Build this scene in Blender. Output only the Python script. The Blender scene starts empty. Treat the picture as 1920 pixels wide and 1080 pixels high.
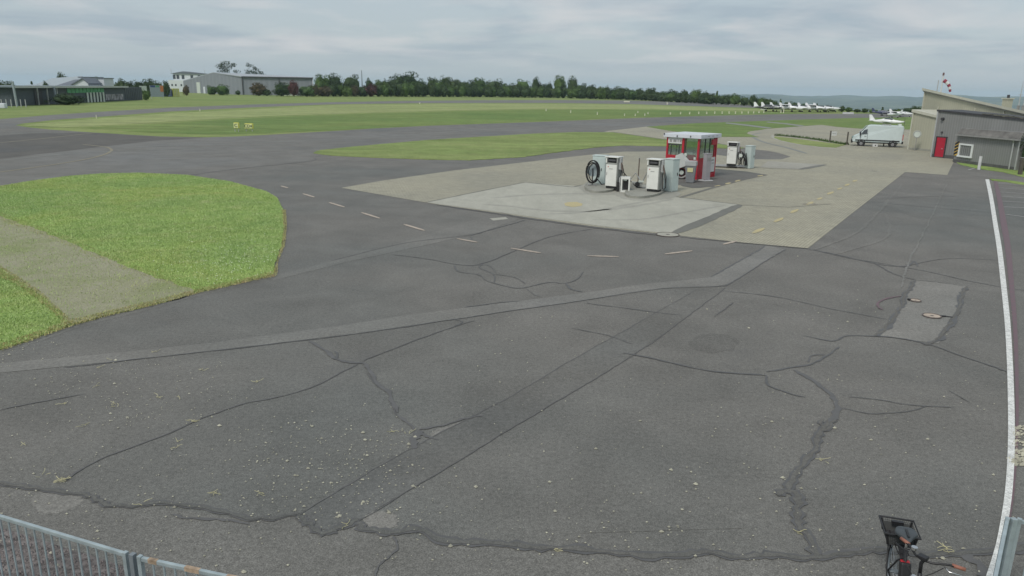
import bpy, bmesh, math, random
import numpy as np
from mathutils import Vector, Matrix
from mathutils.geometry import tessellate_polygon
random.seed(7); rng = np.random.default_rng(7)
SC = bpy.context.scene; COL = SC.collection

# ------------------------------------------------------------------ camera
FPX = 1400.0; CX, CY = 960.0, 540.0; HOR = 166.0; H = 5.5
P = math.atan((CY-HOR)/FPX); A = math.atan(0.017)
F = Vector((0, math.cos(P), -math.sin(P)))
R0_, U0_ = Vector((1, 0, 0)), Vector((0, math.sin(P), math.cos(P)))
RV = R0_*math.cos(A) + U0_*math.sin(A); UV = -R0_*math.sin(A) + U0_*math.cos(A)
CAM = Vector((0, 0, H))
def ray(px, py): return F + RV*((px-CX)/FPX) + UV*((CY-py)/FPX)
def G(px, py, z=0.0):                     # point of height z seen in that direction
    d = ray(px, py); return CAM + d*((z-H)/d.z)
def Wt(px, py, t): return CAM + ray(px, py)*t
def depth(v): return (Vector(v)-CAM).dot(F)
def scale_at(px, py): return FPX/depth(G(px, py))     # pixels per metre
def hpx(px, y0, y1):                      # height of an upright thing standing at (px,y0) reaching y1
    g = G(px, y0); d = ray(px, y1); t = (g.y)/d.y; return H + d.z*t
cd = bpy.data.cameras.new('camera'); cam = bpy.data.objects.new('camera', cd); COL.objects.link(cam)
cd.sensor_width = 36; cd.lens = 36*FPX/1920; cd.clip_start = 0.1; cd.clip_end = 30000
mw = Matrix((RV, UV, -F)).transposed().to_4x4(); mw.translation = CAM; cam.matrix_world = mw
SC.camera = cam

# ------------------------------------------------------------------ light
SUN_EL, SUN_AZ = math.radians(48), math.radians(215)    # azimuth clockwise from +Y
world = bpy.data.worlds.new('World'); SC.world = world; world.use_nodes = True
wn, wl = world.node_tree.nodes, world.node_tree.links; wn.clear()
def wnode(t, **k):
    n = wn.new(t)
    for a, b in k.items(): setattr(n, a, b)
    return n
sky = wnode('ShaderNodeTexSky', sky_type='NISHITA', sun_disc=False, sun_elevation=SUN_EL, sun_rotation=SUN_AZ, air_density=1.0, dust_density=2.0, ozone_density=1.0)
tc = wnode('ShaderNodeTexCoord'); sep = wnode('ShaderNodeSeparateXYZ'); wl.new(tc.outputs['Generated'], sep.inputs[0])
mz = wnode('ShaderNodeMath', operation='MAXIMUM'); mz.inputs[1].default_value = 0.015; wl.new(sep.outputs[2], mz.inputs[0])
cb = wnode('ShaderNodeCombineXYZ'); wl.new(sep.outputs[0], cb.inputs[0]); wl.new(sep.outputs[1], cb.inputs[1]); wl.new(mz.outputs[0], cb.inputs[2])
wl.new(cb.outputs[0], sky.inputs[0])
den = wnode('ShaderNodeMath', operation='ADD'); den.inputs[1].default_value = 0.11; wl.new(mz.outputs[0], den.inputs[0])
cp = wnode('ShaderNodeVectorMath', operation='DIVIDE'); wl.new(cb.outputs[0], cp.inputs[0])
cb2 = wnode('ShaderNodeCombineXYZ')
for i in range(3): wl.new(den.outputs[0], cb2.inputs[i])
wl.new(cb2.outputs[0], cp.inputs[1])
def wnoise(scale, det, rough, off=0.0, dist=0.0):
    mp = wnode('ShaderNodeMapping'); mp.inputs['Location'].default_value = (off, off*1.7, 0); mp.inputs['Scale'].default_value = (1, 1, 0.0)
    wl.new(cp.outputs[0], mp.inputs[0])
    n = wnode('ShaderNodeTexNoise'); n.inputs['Scale'].default_value = scale; n.inputs['Detail'].default_value = det
    n.inputs['Roughness'].default_value = rough; n.inputs['Distortion'].default_value = dist; wl.new(mp.outputs[0], n.inputs[0]); return n
def wramp(src, stops):
    r = wnode('ShaderNodeValToRGB'); e = r.color_ramp.elements
    while len(e) < len(stops): e.new(0.5)
    for i, (p_, c) in enumerate(stops): e[i].position = p_; e[i].color = (*c, 1)
    wl.new(src, r.inputs[0]); return r
def wmix(fac, a, b, blend='MIX'):
    m = wnode('ShaderNodeMix', data_type='RGBA', blend_type=blend)
    if isinstance(fac, float): m.inputs[0].default_value = fac
    else: wl.new(fac, m.inputs[0])
    for k, s in ((6, a), (7, b)):
        if isinstance(s, tuple): m.inputs[k].default_value = (*s, 1)
        else: wl.new(s, m.inputs[k])
    return m
SKYS = 0.10; OF1, OF2 = 3.0, 7.3
veil = (3.85, 4.4, 4.75)                      # even high cloud veil
n1 = wnoise(0.75, 7, 0.55, OF1, 0.3); n2 = wnoise(1.0, 6, 0.55, OF2, 0.4)
hz = wnode('ShaderNodeMapRange'); hz.inputs[1].default_value = 0.012; hz.inputs[2].default_value = 0.045; wl.new(sep.outputs[2], hz.inputs[0])
m0 = wmix(0.84, sky.outputs[0], veil)
grey = wramp(n1.outputs[0], [(0.47, (0, 0, 0)), (0.62, (1, 1, 1))])
mg = wnode('ShaderNodeMath', operation='MULTIPLY'); mg.inputs[1].default_value = 0.5; gz = wnode('ShaderNodeMath', operation='MULTIPLY'); wl.new(grey.outputs[0], gz.inputs[0]); wl.new(hz.outputs[0], gz.inputs[1]); wl.new(gz.outputs[0], mg.inputs[0])
m1 = wmix(mg.outputs[0], m0.outputs[2], (2.5, 3.1, 3.75))
lite = wramp(n2.outputs[0], [(0.46, (0, 0, 0)), (0.68, (1, 1, 1))])
mg2 = wnode('ShaderNodeMath', operation='MULTIPLY'); mg2.inputs[1].default_value = 0.65; lz = wnode('ShaderNodeMath', operation='MULTIPLY'); wl.new(lite.outputs[0], lz.inputs[0]); wl.new(hz.outputs[0], lz.inputs[1]); wl.new(lz.outputs[0], mg2.inputs[0])
m2 = wmix(mg2.outputs[0], m1.outputs[2], (5.4, 5.35, 5.4))
bgn = wnode('ShaderNodeBackground'); bgn.inputs[1].default_value = SKYS; wl.new(m2.outputs[2], bgn.inputs[0])
wo = wnode('ShaderNodeOutputWorld'); wl.new(bgn.outputs[0], wo.inputs[0])
sd = bpy.data.lights.new('sun', 'SUN'); sd.energy = 1.5; sd.angle = math.radians(16); sd.color = (1, 0.95, 0.88)
sun = bpy.data.objects.new('sun', sd); COL.objects.link(sun)
sdir = Vector((math.sin(SUN_AZ)*math.cos(SUN_EL), math.cos(SUN_AZ)*math.cos(SUN_EL), math.sin(SUN_EL)))
sun.rotation_euler = sdir.to_track_quat('Z', 'Y').to_euler(); sun.location = (0, -20, 60)
SC.view_settings.view_transform = 'Standard'; SC.view_settings.look = 'None'
SC.view_settings.exposure = 0.35; SC.view_settings.gamma = 1.0
SC.cycles.volume_bounces = 1; SC.cycles.max_bounces = 6; SC.cycles.use_denoising = True

# ------------------------------------------------------------------ materials
class NT:
    def __init__(s, name):
        s.m = bpy.data.materials.new(name); s.m.use_nodes = True; s.t = s.m.node_tree; s.t.nodes.clear()
        s.out = s.n('ShaderNodeOutputMaterial'); s.b = s.n('ShaderNodeBsdfPrincipled'); s.l(s.b.outputs[0], s.out.inputs[0])
        s.c = s.n('ShaderNodeTexCoord').outputs['Object']
    def n(s, t, **k):
        n = s.t.nodes.new(t)
        for a, b in k.items(): setattr(n, a, b)
        return n
    def l(s, a, b): s.t.links.new(a, b)
    def noise(s, scale, det=3, rough=.55, dist=0., vec=None, sc=None, off=None):
        n = s.n('ShaderNodeTexNoise'); n.inputs['Scale'].default_value = scale; n.inputs['Detail'].default_value = det
        n.inputs['Roughness'].default_value = rough; n.inputs['Distortion'].default_value = dist
        v = vec or s.c
        if sc or off:
            mp = s.n('ShaderNodeMapping'); s.l(v, mp.inputs[0])
            if sc: mp.inputs['Scale'].default_value = sc
            if off: mp.inputs['Rotation'].default_value = (0, 0, off)
            v = mp.outputs[0]
        s.l(v, n.inputs[0]); return n.outputs[0]
    def ramp(s, f, stops):
        r = s.n('ShaderNodeValToRGB'); e = r.color_ramp.elements
        while len(e) < len(stops): e.new(.5)
        for i, (p_, c) in enumerate(stops): e[i].position = p_; e[i].color = ((c, c, c, 1) if not hasattr(c, '__len__') else (*c, 1))
        s.l(f, r.inputs[0]); return r.outputs[0]
    def mix(s, f, a, b, bt='MIX'):
        m = s.n('ShaderNodeMix', data_type='RGBA', blend_type=bt)
        for k, v in ((0, f), (6, a), (7, b)):
            if isinstance(v, (int, float)): m.inputs[k].default_value = v if k == 0 else (v, v, v, 1)
            elif isinstance(v, tuple): m.inputs[k].default_value = (*v, 1)
            else: s.l(v, m.inputs[k])
        return m.outputs[2]
    def bump(s, f, strength, dist):
        b = s.n('ShaderNodeBump'); b.inputs['Strength'].default_value = strength; b.inputs['Distance'].default_value = dist
        s.l(f, b.inputs['Height']); s.l(b.outputs[0], s.b.inputs['Normal'])
    def col(s, v):
        if isinstance(v, tuple): s.b.inputs['Base Color'].default_value = (*v, 1)
        else: s.l(v, s.b.inputs['Base Color'])
    def rough(s, r): s.b.inputs['Roughness'].default_value = r; return s
def plain(name, c, r=.6, var=.12, sc=3., metal=0., bump=0.):
    k = NT(name); f = k.noise(sc, 4); lo = tuple(x*(1-var) for x in c); hi = tuple(min(1, x*(1+var)) for x in c)
    k.col(k.ramp(f, [(.3, lo), (.7, hi)])); k.rough(r); k.b.inputs['Metallic'].default_value = metal
    if bump: k.bump(k.noise(sc*20, 2), .3, bump)
    return k.m
def asphalt(name, c, warm=(1.05, .99, .90), cool=(.93, 1.0, .96), spk=.5):
    k = NT(name); base = tuple(c for _ in range(3))
    big = k.noise(.045, 4, .6); mid = k.noise(.45, 5, .65, .5); fine = k.noise(13, 5, .8); gr = k.noise(62, 2, .6)
    v = k.ramp(big, [(.30, tuple(c*.86*x for x in cool)), (.5, tuple(c*x for x in (1.035, 1.01, .93))), (.70, tuple(c*1.12*x for x in warm))])
    v = k.mix(1., v, k.ramp(mid, [(.3, .84), (.7, 1.14)]), 'MULTIPLY')
    v = k.mix(1., v, k.ramp(fine, [(.3, .74), (.5, 1.), (.72, 1.28)]), 'MULTIPLY')
    v = k.mix(1., v, k.ramp(gr, [(.32, 1-spk*.55), (.5, 1.), (.70, 1+spk*.9)]), 'MULTIPLY')
    st = k.noise(.22, 3, .7, 1.5); v = k.mix(k.ramp(st, [(.60, 0.), (.78, .35)]), v, tuple(c*.72 for _ in range(3)))
    k.col(v); k.rough(.85); k.b.inputs['Specular IOR Level'].default_value = .3; k.bump(gr, .5, .006); return k.m
M = {}
M['asphalt'] = asphalt('weathered asphalt', .150)
M['taxi'] = asphalt('taxiway asphalt', .158, cool=(.94, 1, 1.0), warm=(.97, 1, .98), spk=.2)
M['dark_asphalt'] = asphalt('new dark asphalt', .105, spk=.2, cool=(.92, 1, 1.06))
M['strip_light'] = asphalt('patched trench asphalt', .185, spk=.25, warm=(.98, 1, .98))
M['strip_pale'] = asphalt('faint trench asphalt', .166, spk=.3)
M['strip_dark'] = asphalt('older trench asphalt', .141, spk=.35, cool=(.93, 1, 1.0), warm=(.96, 1, .97))
M['slab_patch'] = asphalt('manhole patch asphalt', .20, spk=.35)
M['runway'] = asphalt('runway asphalt', .165, spk=.1, cool=(.93, 1, 1.03), warm=(.95, 1, 1.0))
M['kiosk_asphalt'] = asphalt('island asphalt', .135, spk=.35)
def tar():
    k = NT('crack sealing tar'); f = k.noise(4, 5, .7); k.col(k.ramp(f, [(.3, .082), (.75, .115)])); k.rough(.6); k.bump(f, .3, .01); return k.m
M['tar'] = tar()
M['tar_mid'] = asphalt('worn tar centre', .125, spk=.3)
def hairline():
    k = NT('old crack fill'); f = k.noise(3, 5, .7); k.col(k.ramp(f, [(.3, .095), (.75, .135)])); k.rough(.8); return k.m
M['hair'] = hairline()
def paint(name, c, wear=.5, und=(.11, .11, .11)):
    k = NT(name); f = k.noise(7, 6, .75); g = k.noise(45, 3, .7)
    w = k.ramp(k.mix(.5, f, g), [(.40+.1*wear, 0.), (.52+.1*wear, wear)])
    k.col(k.mix(w, c, und)); k.rough(.7); return k.m
M['paint_white'] = paint('white road paint', (.78, .79, .76), .45)
M['paint_dash'] = paint('faded cream road paint', (.50, .42, .34), .55)
M['paint_yellow'] = paint('faded yellow road paint', (.50, .42, .20), .6, (.3, .3, .26))
M['paint_yline'] = paint('worn yellow taxi line', (.26, .23, .15), .4)
M['paint_pale'] = paint('pale centre line', (.23, .24, .22), .3)
M['paint_red'] = paint('worn red line', (.16, .10, .115), .75)
M['paint_bay'] = paint('worn bay line', (.42, .41, .40), .5)
def grass(name, lo, mid, hi, straw, amt=.4, sc=1., band=.0):
    k = NT(name); a = k.noise(.07*sc, 4, .6, .6); b = k.noise(.9*sc, 5, .7); c = k.noise(14*sc, 4, .7)
    v = k.ramp(a, [(.3, lo), (.5, mid), (.72, hi)])
    v = k.mix(1., v, k.ramp(b, [(.3, .80), (.7, 1.18)]), 'MULTIPLY'); v = k.mix(1., v, k.ramp(c, [(.28, .62), (.72, 1.32)]), 'MULTIPLY')
    s2 = k.noise(.35*sc, 5, .75, 1.); v = k.mix(k.ramp(s2, [(.5, 0.), (.75, amt)]), v, straw)
    st = k.noise(.12, 3, .6, 0., sc=(.25, 2.2, 1), off=math.radians(-8)); v = k.mix(1., v, k.ramp(st, [(.35, 1-.14), (.65, 1.14)]), 'MULTIPLY')
    k.col(v); k.rough(.9); k.b.inputs['Specular IOR Level'].default_value = .15; k.bump(c, .7, .03); return k.m
M['grass_near'] = grass('short mown grass', (.22, .31, .09), (.25, .36, .105), (.31, .40, .13), (.42, .40, .20), .45)
M['grass_far'] = grass('airfield grass', (0.170, 0.235, 0.075), (0.205, 0.265, 0.090), (0.250, 0.290, 0.110), (0.320, 0.300, 0.150), .4, .5)
M['grass_lush'] = grass('greener airfield grass', (0.125, 0.200, 0.060), (0.155, 0.225, 0.070), (0.190, 0.245, 0.080), (0.260, 0.250, 0.110), .35, .5)
M['grass_pale'] = grass('pale mown strip', (0.247, 0.297, 0.119), (0.282, 0.327, 0.138), (0.306, 0.336, 0.153), (0.356, 0.336, 0.187), .3, .5)
def blades():
    k = NT('grass blades'); f = k.noise(1.2, 5, .7); g = k.noise(30, 2); L_ = k.noise(.16, 4, .65, .8)
    v = k.ramp(f, [(.3, (.30, .42, .14)), (.5, (.38, .51, .18)), (.72, (.50, .54, .27))])
    v = k.mix(1., v, k.ramp(L_, [(.3, (.80, .88, .95)), (.5, (1., 1., 1.)), (.7, (1.14, 1.0, .9))]), 'MULTIPLY')
    k.col(k.mix(1., v, k.ramp(g, [(.3, .65), (.7, 1.3)]), 'MULTIPLY')); k.rough(.7); return k.m
M['blades'] = blades()
def gravel():
    k = NT('grassy gravel'); a = k.noise(.5, 5, .7, .8); c = k.noise(28, 4, .8)
    v = k.ramp(a, [(.33, (.25, .28, .13)), (.5, (.31, .31, .195)), (.7, (.36, .345, .25))])
    k.col(k.mix(1., v, k.ramp(c, [(.3, .55), (.7, 1.4)]), 'MULTIPLY')); k.rough(.95); k.bump(c, .9, .03); return k.m
M['gravel'] = gravel()
def bricks(name, c, ang, jw=.012, w=.24, h=.12, joint=.72):
    k = NT(name); mp = k.n('ShaderNodeMapping'); mp.inputs['Rotation'].default_value = (0, 0, ang); k.l(k.c, mp.inputs[0])
    b = k.n('ShaderNodeTexBrick'); k.l(mp.outputs[0], b.inputs[0]); b.inputs['Scale'].default_value = 1
    b.inputs['Color1'].default_value = (*[x*.93 for x in c], 1); b.inputs['Color2'].default_value = (*[x*1.06 for x in c], 1)
    b.inputs['Mortar'].default_value = (*[x*joint*.9 for x in c], 1); b.inputs['Mortar Size'].default_value = jw
    b.inputs['Brick Width'].default_value = w; b.inputs['Row Height'].default_value = h
    a = k.noise(.12, 5, .65, .5); f = k.noise(1.4, 5, .7); g = k.noise(25, 3, .7)
    v = k.mix(1., b.outputs[0], k.ramp(a, [(.3, (.86, .87, .87)), (.7, (1.1, 1.08, 1.02))]), 'MULTIPLY')
    v = k.mix(1., v, k.ramp(f, [(.3, .87), (.7, 1.1)]), 'MULTIPLY'); v = k.mix(1., v, k.ramp(g, [(.3, .82), (.7, 1.15)]), 'MULTIPLY')
    st = k.noise(.3, 4, .7, 2.); v = k.mix(k.ramp(st, [(.58, 0.), (.8, .4)]), v, (.17, .17, .15))
    k.col(v); k.rough(.85); return k.m
e0, e1 = G(1515, 466), G(1697, 323); PANG = -math.atan2(e1.y-e0.y, e1.x-e0.x)
M['paver'] = bricks('concrete block paving', (.355, .34, .272), PANG)
def conc(name, c):
    k = NT(name); a = k.noise(.18, 5, .7, 1.2); b = k.noise(1.2, 5, .75, .5, sc=(1, .35, 1)); c_ = k.noise(22, 4, .7)
    v = k.ramp(a, [(.3, tuple(x*.84 for x in c)), (.6, c), (.75, tuple(x*1.09 for x in c))])
    v = k.mix(1., v, k.ramp(b, [(.3, .88), (.7, 1.08)]), 'MULTIPLY'); v = k.mix(1., v, k.ramp(c_, [(.3, .86), (.7, 1.12)]), 'MULTIPLY')
    k.col(v); k.rough(.8); return k.m
M['slab'] = conc('light concrete slab', (.41, .405, .345)); M['kerb'] = conc('kerb stone', (.31, .31, .27)); M['joint'] = conc('slab joint', (.17, .17, .15))
M['path_conc'] = conc('old taxi concrete', (.33, .32, .275))
def metal_sheet(name, c, pitch=.3, depthv=.12, axis=1):
    k = NT(name); s_ = k.n('ShaderNodeSeparateXYZ'); k.l(k.c, s_.inputs[0])
    w = k.n('ShaderNodeMath', operation='MULTIPLY'); w.inputs[1].default_value = 2*math.pi/pitch; k.l(s_.outputs[axis], w.inputs[0])
    q = k.n('ShaderNodeMath', operation='SINE'); k.l(w.outputs[0], q.inputs[0])
    f = k.noise(.6, 5, .7, sc=(1, 1, .3)); v = k.ramp(f, [(.3, tuple(x*.9 for x in c)), (.7, tuple(x*1.08 for x in c))])
    v = k.mix(1., v, k.ramp(q.outputs[0], [(.0, 1-depthv), (.5, 1.)]), 'MULTIPLY'); k.col(v); k.rough(.6); return k.m
M['grey_clad'] = metal_sheet('grey profiled cladding', (.235, .24, .235), .24, .12, 0)
M['beige_clad'] = metal_sheet('beige profiled cladding', (.40, .395, .31), .3, .06, 0)
M['hangar_clad'] = metal_sheet('blue grey hangar cladding', (.235, .255, .285), 2.6, .07, 0)
M['hangar_roof'] = plain('pale hangar roof', (.36, .39, .42), .5)
def simple(n, *a, **k): M[n] = plain(n, *a, **k)
simple('white_paint', (.72, .75, .74), .4, .04); simple('cab_green', (.50, .58, .56), .45, .05); simple('pump_white', (.70, .71, .67), .4, .06)
simple('pump_grey', (.30, .31, .29), .5, .15); simple('black_plastic', (.018, .018, .02), .45, .2); simple('rubber', (.022, .022, .023), .7, .2)
simple('display', (.02, .022, .025), .15, .2); simple('red_paint', (.42, .018, .035), .45, .08); simple('red_door', (.40, .012, .035), .5, .08)
simple('roof_white', (.62, .65, .70), .5, .05); simple('alu', (.50, .51, .51), .4, .08, metal=.4); simple('galv', (.40, .47, .49), .45, .18, sc=6, metal=.35)
simple('galv_dark', (.22, .25, .27), .5, .2, metal=.3); simple('rust', (.36, .27, .19), .7, .4, sc=12); simple('bin_grey', (.20, .21, .22), .6, .1); simple('bin_lid', (.36, .37, .37), .6, .1)
simple('label_yellow', (.62, .60, .33), .6, .1); simple('silver_post', (.38, .36, .38), .35, .06, metal=.3); simple('dark_grey', (.07, .072, .078), .6, .15)
simple('brown_metal', (.13, .10, .08), .6, .2); simple('bollard_white', (.60, .61, .60), .5, .1); simple('van_white', (.56, .64, .64), .3, .03)
simple('tarp', (.50, .52, .50), .7, .1, sc=2); simple('wood_post', (.10, .09, .075), .8, .2); simple('beige_trim', (.50, .50, .42), .6, .08)
simple('leanto_roof', (.155, .15, .14), .8, .35, sc=1.5); simple('gutter', (.27, .27, .26), .5, .15); simple('dark_trim', (.045, .045, .05), .6, .2); simple('hub', (.30, .30, .31), .4, .1, metal=.5)
simple('skirt', (.10, .10, .10), .8, .2); simple('navy', (.045, .055, .12), .5, .1); simple('plane_white', (.78, .79, .80), .3, .04); simple('cowl_red', (.4, .05, .05), .4)
simple('sign_yellow', (.72, .66, .08), .5, .08); simple('sign_pale', (.68, .72, .36), .5, .08); simple('marker', (.72, .70, .55), .5, .1); simple('hazard_yellow', (.62, .42, .10), .6, .15)
simple('shed_dark', (.068, .085, .098), .7, .2); simple('shed_roof', (.17, .21, .23), .6, .15); simple('roof_pale', (.32, .37, .40), .6, .08); simple('roof_mid', (.14, .16, .19), .6, .1)
simple('house_white', (.62, .66, .68), .6, .05); simple('green_door', (.10, .36, .17), .6, .2, sc=1); simple('bone', (.55, .60, .55), .6, .1); simple('mural', (.26, .25, .27), .7, .8, sc=.9)
simple('orange', (.6, .2, .07), .6); simple('blue_box', (.05, .08, .22), .6); simple('yellow_box', (.55, .56, .16), .6, .2, sc=1.5); simple('brown_wall', (.16, .145, .145), .7)
simple('grip', (.30, .125, .085), .6, .15, sc=20); simple('saddle', (.055, .065, .072), .45, .1); simple('tail_red', (.5, .02, .03), .3); simple('chrome', (.6, .6, .6), .2, .05, metal=.9)
simple('bark', (.07, .055, .04), .9, .3, sc=2); simple('cover_iron', (.42, .35, .28), .6, .2, sc=10); simple('cover_dark', (.12, .10, .09), .6, .3, sc=10)
simple('litter', (.40, .39, .31), .9, .35, sc=4); simple('straw', (.50, .47, .28), .9, .3, sc=4); simple('kerb_dark', (.12, .12, .10), .9, .4, sc=2)
simple('red_brown', (.16, .10, .10), .8); simple('sock_red', (.26, .04, .07), .7)
def glassm(name, c, r=.08):
    k = NT(name); k.col(c); k.rough(r); k.b.inputs['Specular IOR Level'].default_value = .6; return k.m
M['glass'] = glassm('dark window glass', (.06, .07, .08)); M['glass_grey'] = glassm('curtained window', (.16, .17, .17), .2)
def clear_glass():
    k = NT('clear kiosk glass'); tr = k.n('ShaderNodeBsdfTransparent'); tr.inputs[0].default_value = (.80, .86, .84, 1)
    gl = k.n('ShaderNodeBsdfGlossy'); gl.inputs[0].default_value = (.9, .95, .95, 1); gl.inputs['Roughness'].default_value = .05
    mx = k.n('ShaderNodeMixShader'); mx.inputs[0].default_value = .22; k.l(tr.outputs[0], mx.inputs[1]); k.l(gl.outputs[0], mx.inputs[2]); k.l(mx.outputs[0], k.out.inputs[0]); return k.m
M['clear'] = clear_glass()
def leafm(name, a, b, c):
    k = NT(name); f = k.noise(.45, 4, .7); oi = k.n('ShaderNodeObjectInfo'); g = k.noise(3.0, 3, .7)
    v = k.ramp(f, [(.32, a), (.52, b), (.72, c)]); v = k.mix(1., v, k.ramp(oi.outputs['Random'], [(0., (.78, .84, .85)), (1., (1.18, 1.12, 1.0))]), 'MULTIPLY')
    v = k.mix(1., v, k.ramp(g, [(.3, .7), (.7, 1.3)]), 'MULTIPLY')
    k.col(v); k.rough(.75); k.b.inputs['Specular IOR Level'].default_value = .2; return k.m
M['leaf'] = leafm('dark green foliage', (.030, .050, .022), (.052, .083, .036), (.085, .118, .052))
M['leaf_light'] = leafm('mid green foliage', (.05, .09, .03), (.075, .125, .04), (.11, .16, .05))
M['leaf_red'] = leafm('copper red foliage', (.05, .028, .03), (.09, .042, .046), (.13, .07, .06))
M['leaf_brown'] = leafm('brownish foliage', (.05, .05, .03), (.085, .07, .045), (.11, .09, .055))
M['leaf_sparse'] = leafm('grey green foliage', (.045, .065, .045), (.06, .085, .055), (.09, .11, .07))
M['hill'] = NT('wooded hills'); _k = M['hill']; _f = _k.noise(.0022, 6, .75, .8)
_k.col(_k.ramp(_f, [(.35, (.02, .04, .015)), (.48, (.035, .06, .025)), (.58, (.15, .17, .08)), (.66, (.04, .065, .03)), (.8, (.02, .04, .02))])); _k.rough(.95); M['hill'] = _k.m
M['clover'] = plain('clover flowers', (.7, .75, .6), .8)

# ------------------------------------------------------------------ mesh helper
class MB:
    def __init__(s): s.v = []; s.f = []
    def add(s, vs, fs):
        o = len(s.v); s.v += [tuple(v) for v in vs]; s.f += [tuple(i+o for i in f) for f in fs]; return s
    def box(s, c, d, rz=0, bev=0.0, rot=None):
        x, y, z = (k/2 for k in d); mt = rot or Matrix.Rotation(rz, 3, 'Z'); c = Vector(c)
        if bev <= 0:
            vs = [Vector((a*x, b*y, e*z)) for a in (-1, 1) for b in (-1, 1) for e in (-1, 1)]
            fs = [(0, 1, 3, 2), (4, 6, 7, 5), (0, 4, 5, 1), (2, 3, 7, 6), (0, 2, 6, 4), (1, 5, 7, 3)]
        else:
            bm = bmesh.new(); bmesh.ops.create_cube(bm, size=1)
            for v in bm.verts: v.co = Vector((v.co.x*2*x, v.co.y*2*y, v.co.z*2*z))
            bmesh.ops.bevel(bm, geom=bm.edges[:], offset=bev, segments=2, affect='EDGES', profile=.7)
            bm.verts.index_update(); vs = [v.co.copy() for v in bm.verts]; fs = [tuple(v.index for v in f.verts) for f in bm.faces]; bm.free()
        return s.add([c + mt @ v for v in vs], fs)
    def tube(s, pts, r, n=6, cap=True):
        pts = [Vector(p) for p in pts]; rs = r if hasattr(r, '__len__') else [r]*len(pts); vs = []; fs = []
        for i, p in enumerate(pts):
            a = (pts[min(i+1, len(pts)-1)] - pts[max(i-1, 0)]); a.normalize() if a.length else None
            u = a.cross(Vector((0, 0, 1)) if abs(a.z) < .9 else Vector((1, 0, 0))).normalized(); w = a.cross(u)
            for k in range(n):
                t = 2*math.pi*k/n; vs.append(p + (u*math.cos(t)+w*math.sin(t))*rs[i])
        for i in range(len(pts)-1):
            for k in range(n): fs.append((i*n+k, i*n+(k+1) % n, (i+1)*n+(k+1) % n, (i+1)*n+k))
        if cap: fs += [tuple(range(n-1, -1, -1)), tuple(range((len(pts)-1)*n, len(pts)*n))]
        return s.add(vs, fs)
    def prism(s, poly, z0, z1):                     # poly: list of (x,y)
        n = len(poly); vs = [(x, y, z0) for x, y in poly] + [(x, y, z1) for x, y in poly]
        tri = tessellate_polygon([[Vector((x, y, 0)) for x, y in poly]])
        fs = [(i, (i+1) % n, n+(i+1) % n, n+i) for i in range(n)] + [tuple(n+i for i in t) for t in tri] + [tuple(reversed(t)) for t in tri]
        return s.add(vs, fs)
    def extr(s, prof, axis, a0, a1):                # profile in the plane normal to axis: 'y' -> (x,z), 'x' -> (y,z)
        n = len(prof)
        mk = (lambda p, a: (p[0], a, p[1])) if axis == 'y' else (lambda p, a: (a, p[0], p[1]))
        vs = [mk(p, a0) for p in prof] + [mk(p, a1) for p in prof]; tri = tessellate_polygon([[Vector((p[0], p[1], 0)) for p in prof]])
        fs = [(i, (i+1) % n, n+(i+1) % n, n+i) for i in range(n)] + [tuple(n+i for i in t) for t in tri] + [tuple(reversed(t)) for t in tri]
        return s.add(vs, fs)
    def torus(s, c, R, r, ax='y', n=20, m=6, sy=1.0):
        c = Vector(c); pts = []
        for k in range(n+1):
            t = 2*math.pi*k/n; a, b = R*math.cos(t), R*math.sin(t)*sy
            pts.append(c + (Vector((a, 0, b)) if ax == 'y' else Vector((0, a, b)) if ax == 'x' else Vector((a, b, 0))))
        return s.tube(pts, r, m, False)
    def disc(s, c, r, th, ax='z', n=16):
        c = Vector(c); d = {'z': Vector((0, 0, 1)), 'y': Vector((0, 1, 0)), 'x': Vector((1, 0, 0))}[ax]*th/2
        return s.tube([c-d, c+d], r, n)
    def build(s, name, mat, parent=None, smooth=False, normals=True):
        me = bpy.data.meshes.new(name); me.from_pydata(s.v, [], s.f); me.update()
        if normals:
            bm = bmesh.new(); bm.from_mesh(me); bmesh.ops.recalc_face_normals(bm, faces=bm.faces[:]); bm.to_mesh(me); bm.free()
        me.materials.append(M[mat] if isinstance(mat, str) else mat)
        if smooth: me.polygons.foreach_set('use_smooth', [True]*len(me.polygons))
        o = bpy.data.objects.new(name, me); COL.objects.link(o)
        if parent: o.parent = parent
        return o
def tag(o, label=None, cat=None, group=None, kind=None):
    for k, v in (('label', label), ('category', cat), ('group', group), ('kind', kind)):
        if v: o[k] = v
    return o
def thing(name, label, cat, loc=(0, 0, 0), rz=0, group=None):
    o = bpy.data.objects.new(name, None); COL.objects.link(o); o.empty_display_size = .2
    o.location = loc; o.rotation_euler = (0, 0, rz); return tag(o, label, cat, group)
def copy_tree(o, parent=None):
    c = o.copy(); COL.objects.link(c)
    if parent: c.parent = parent
    for ch in list(o.children): copy_tree(ch, c)
    return c

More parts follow.
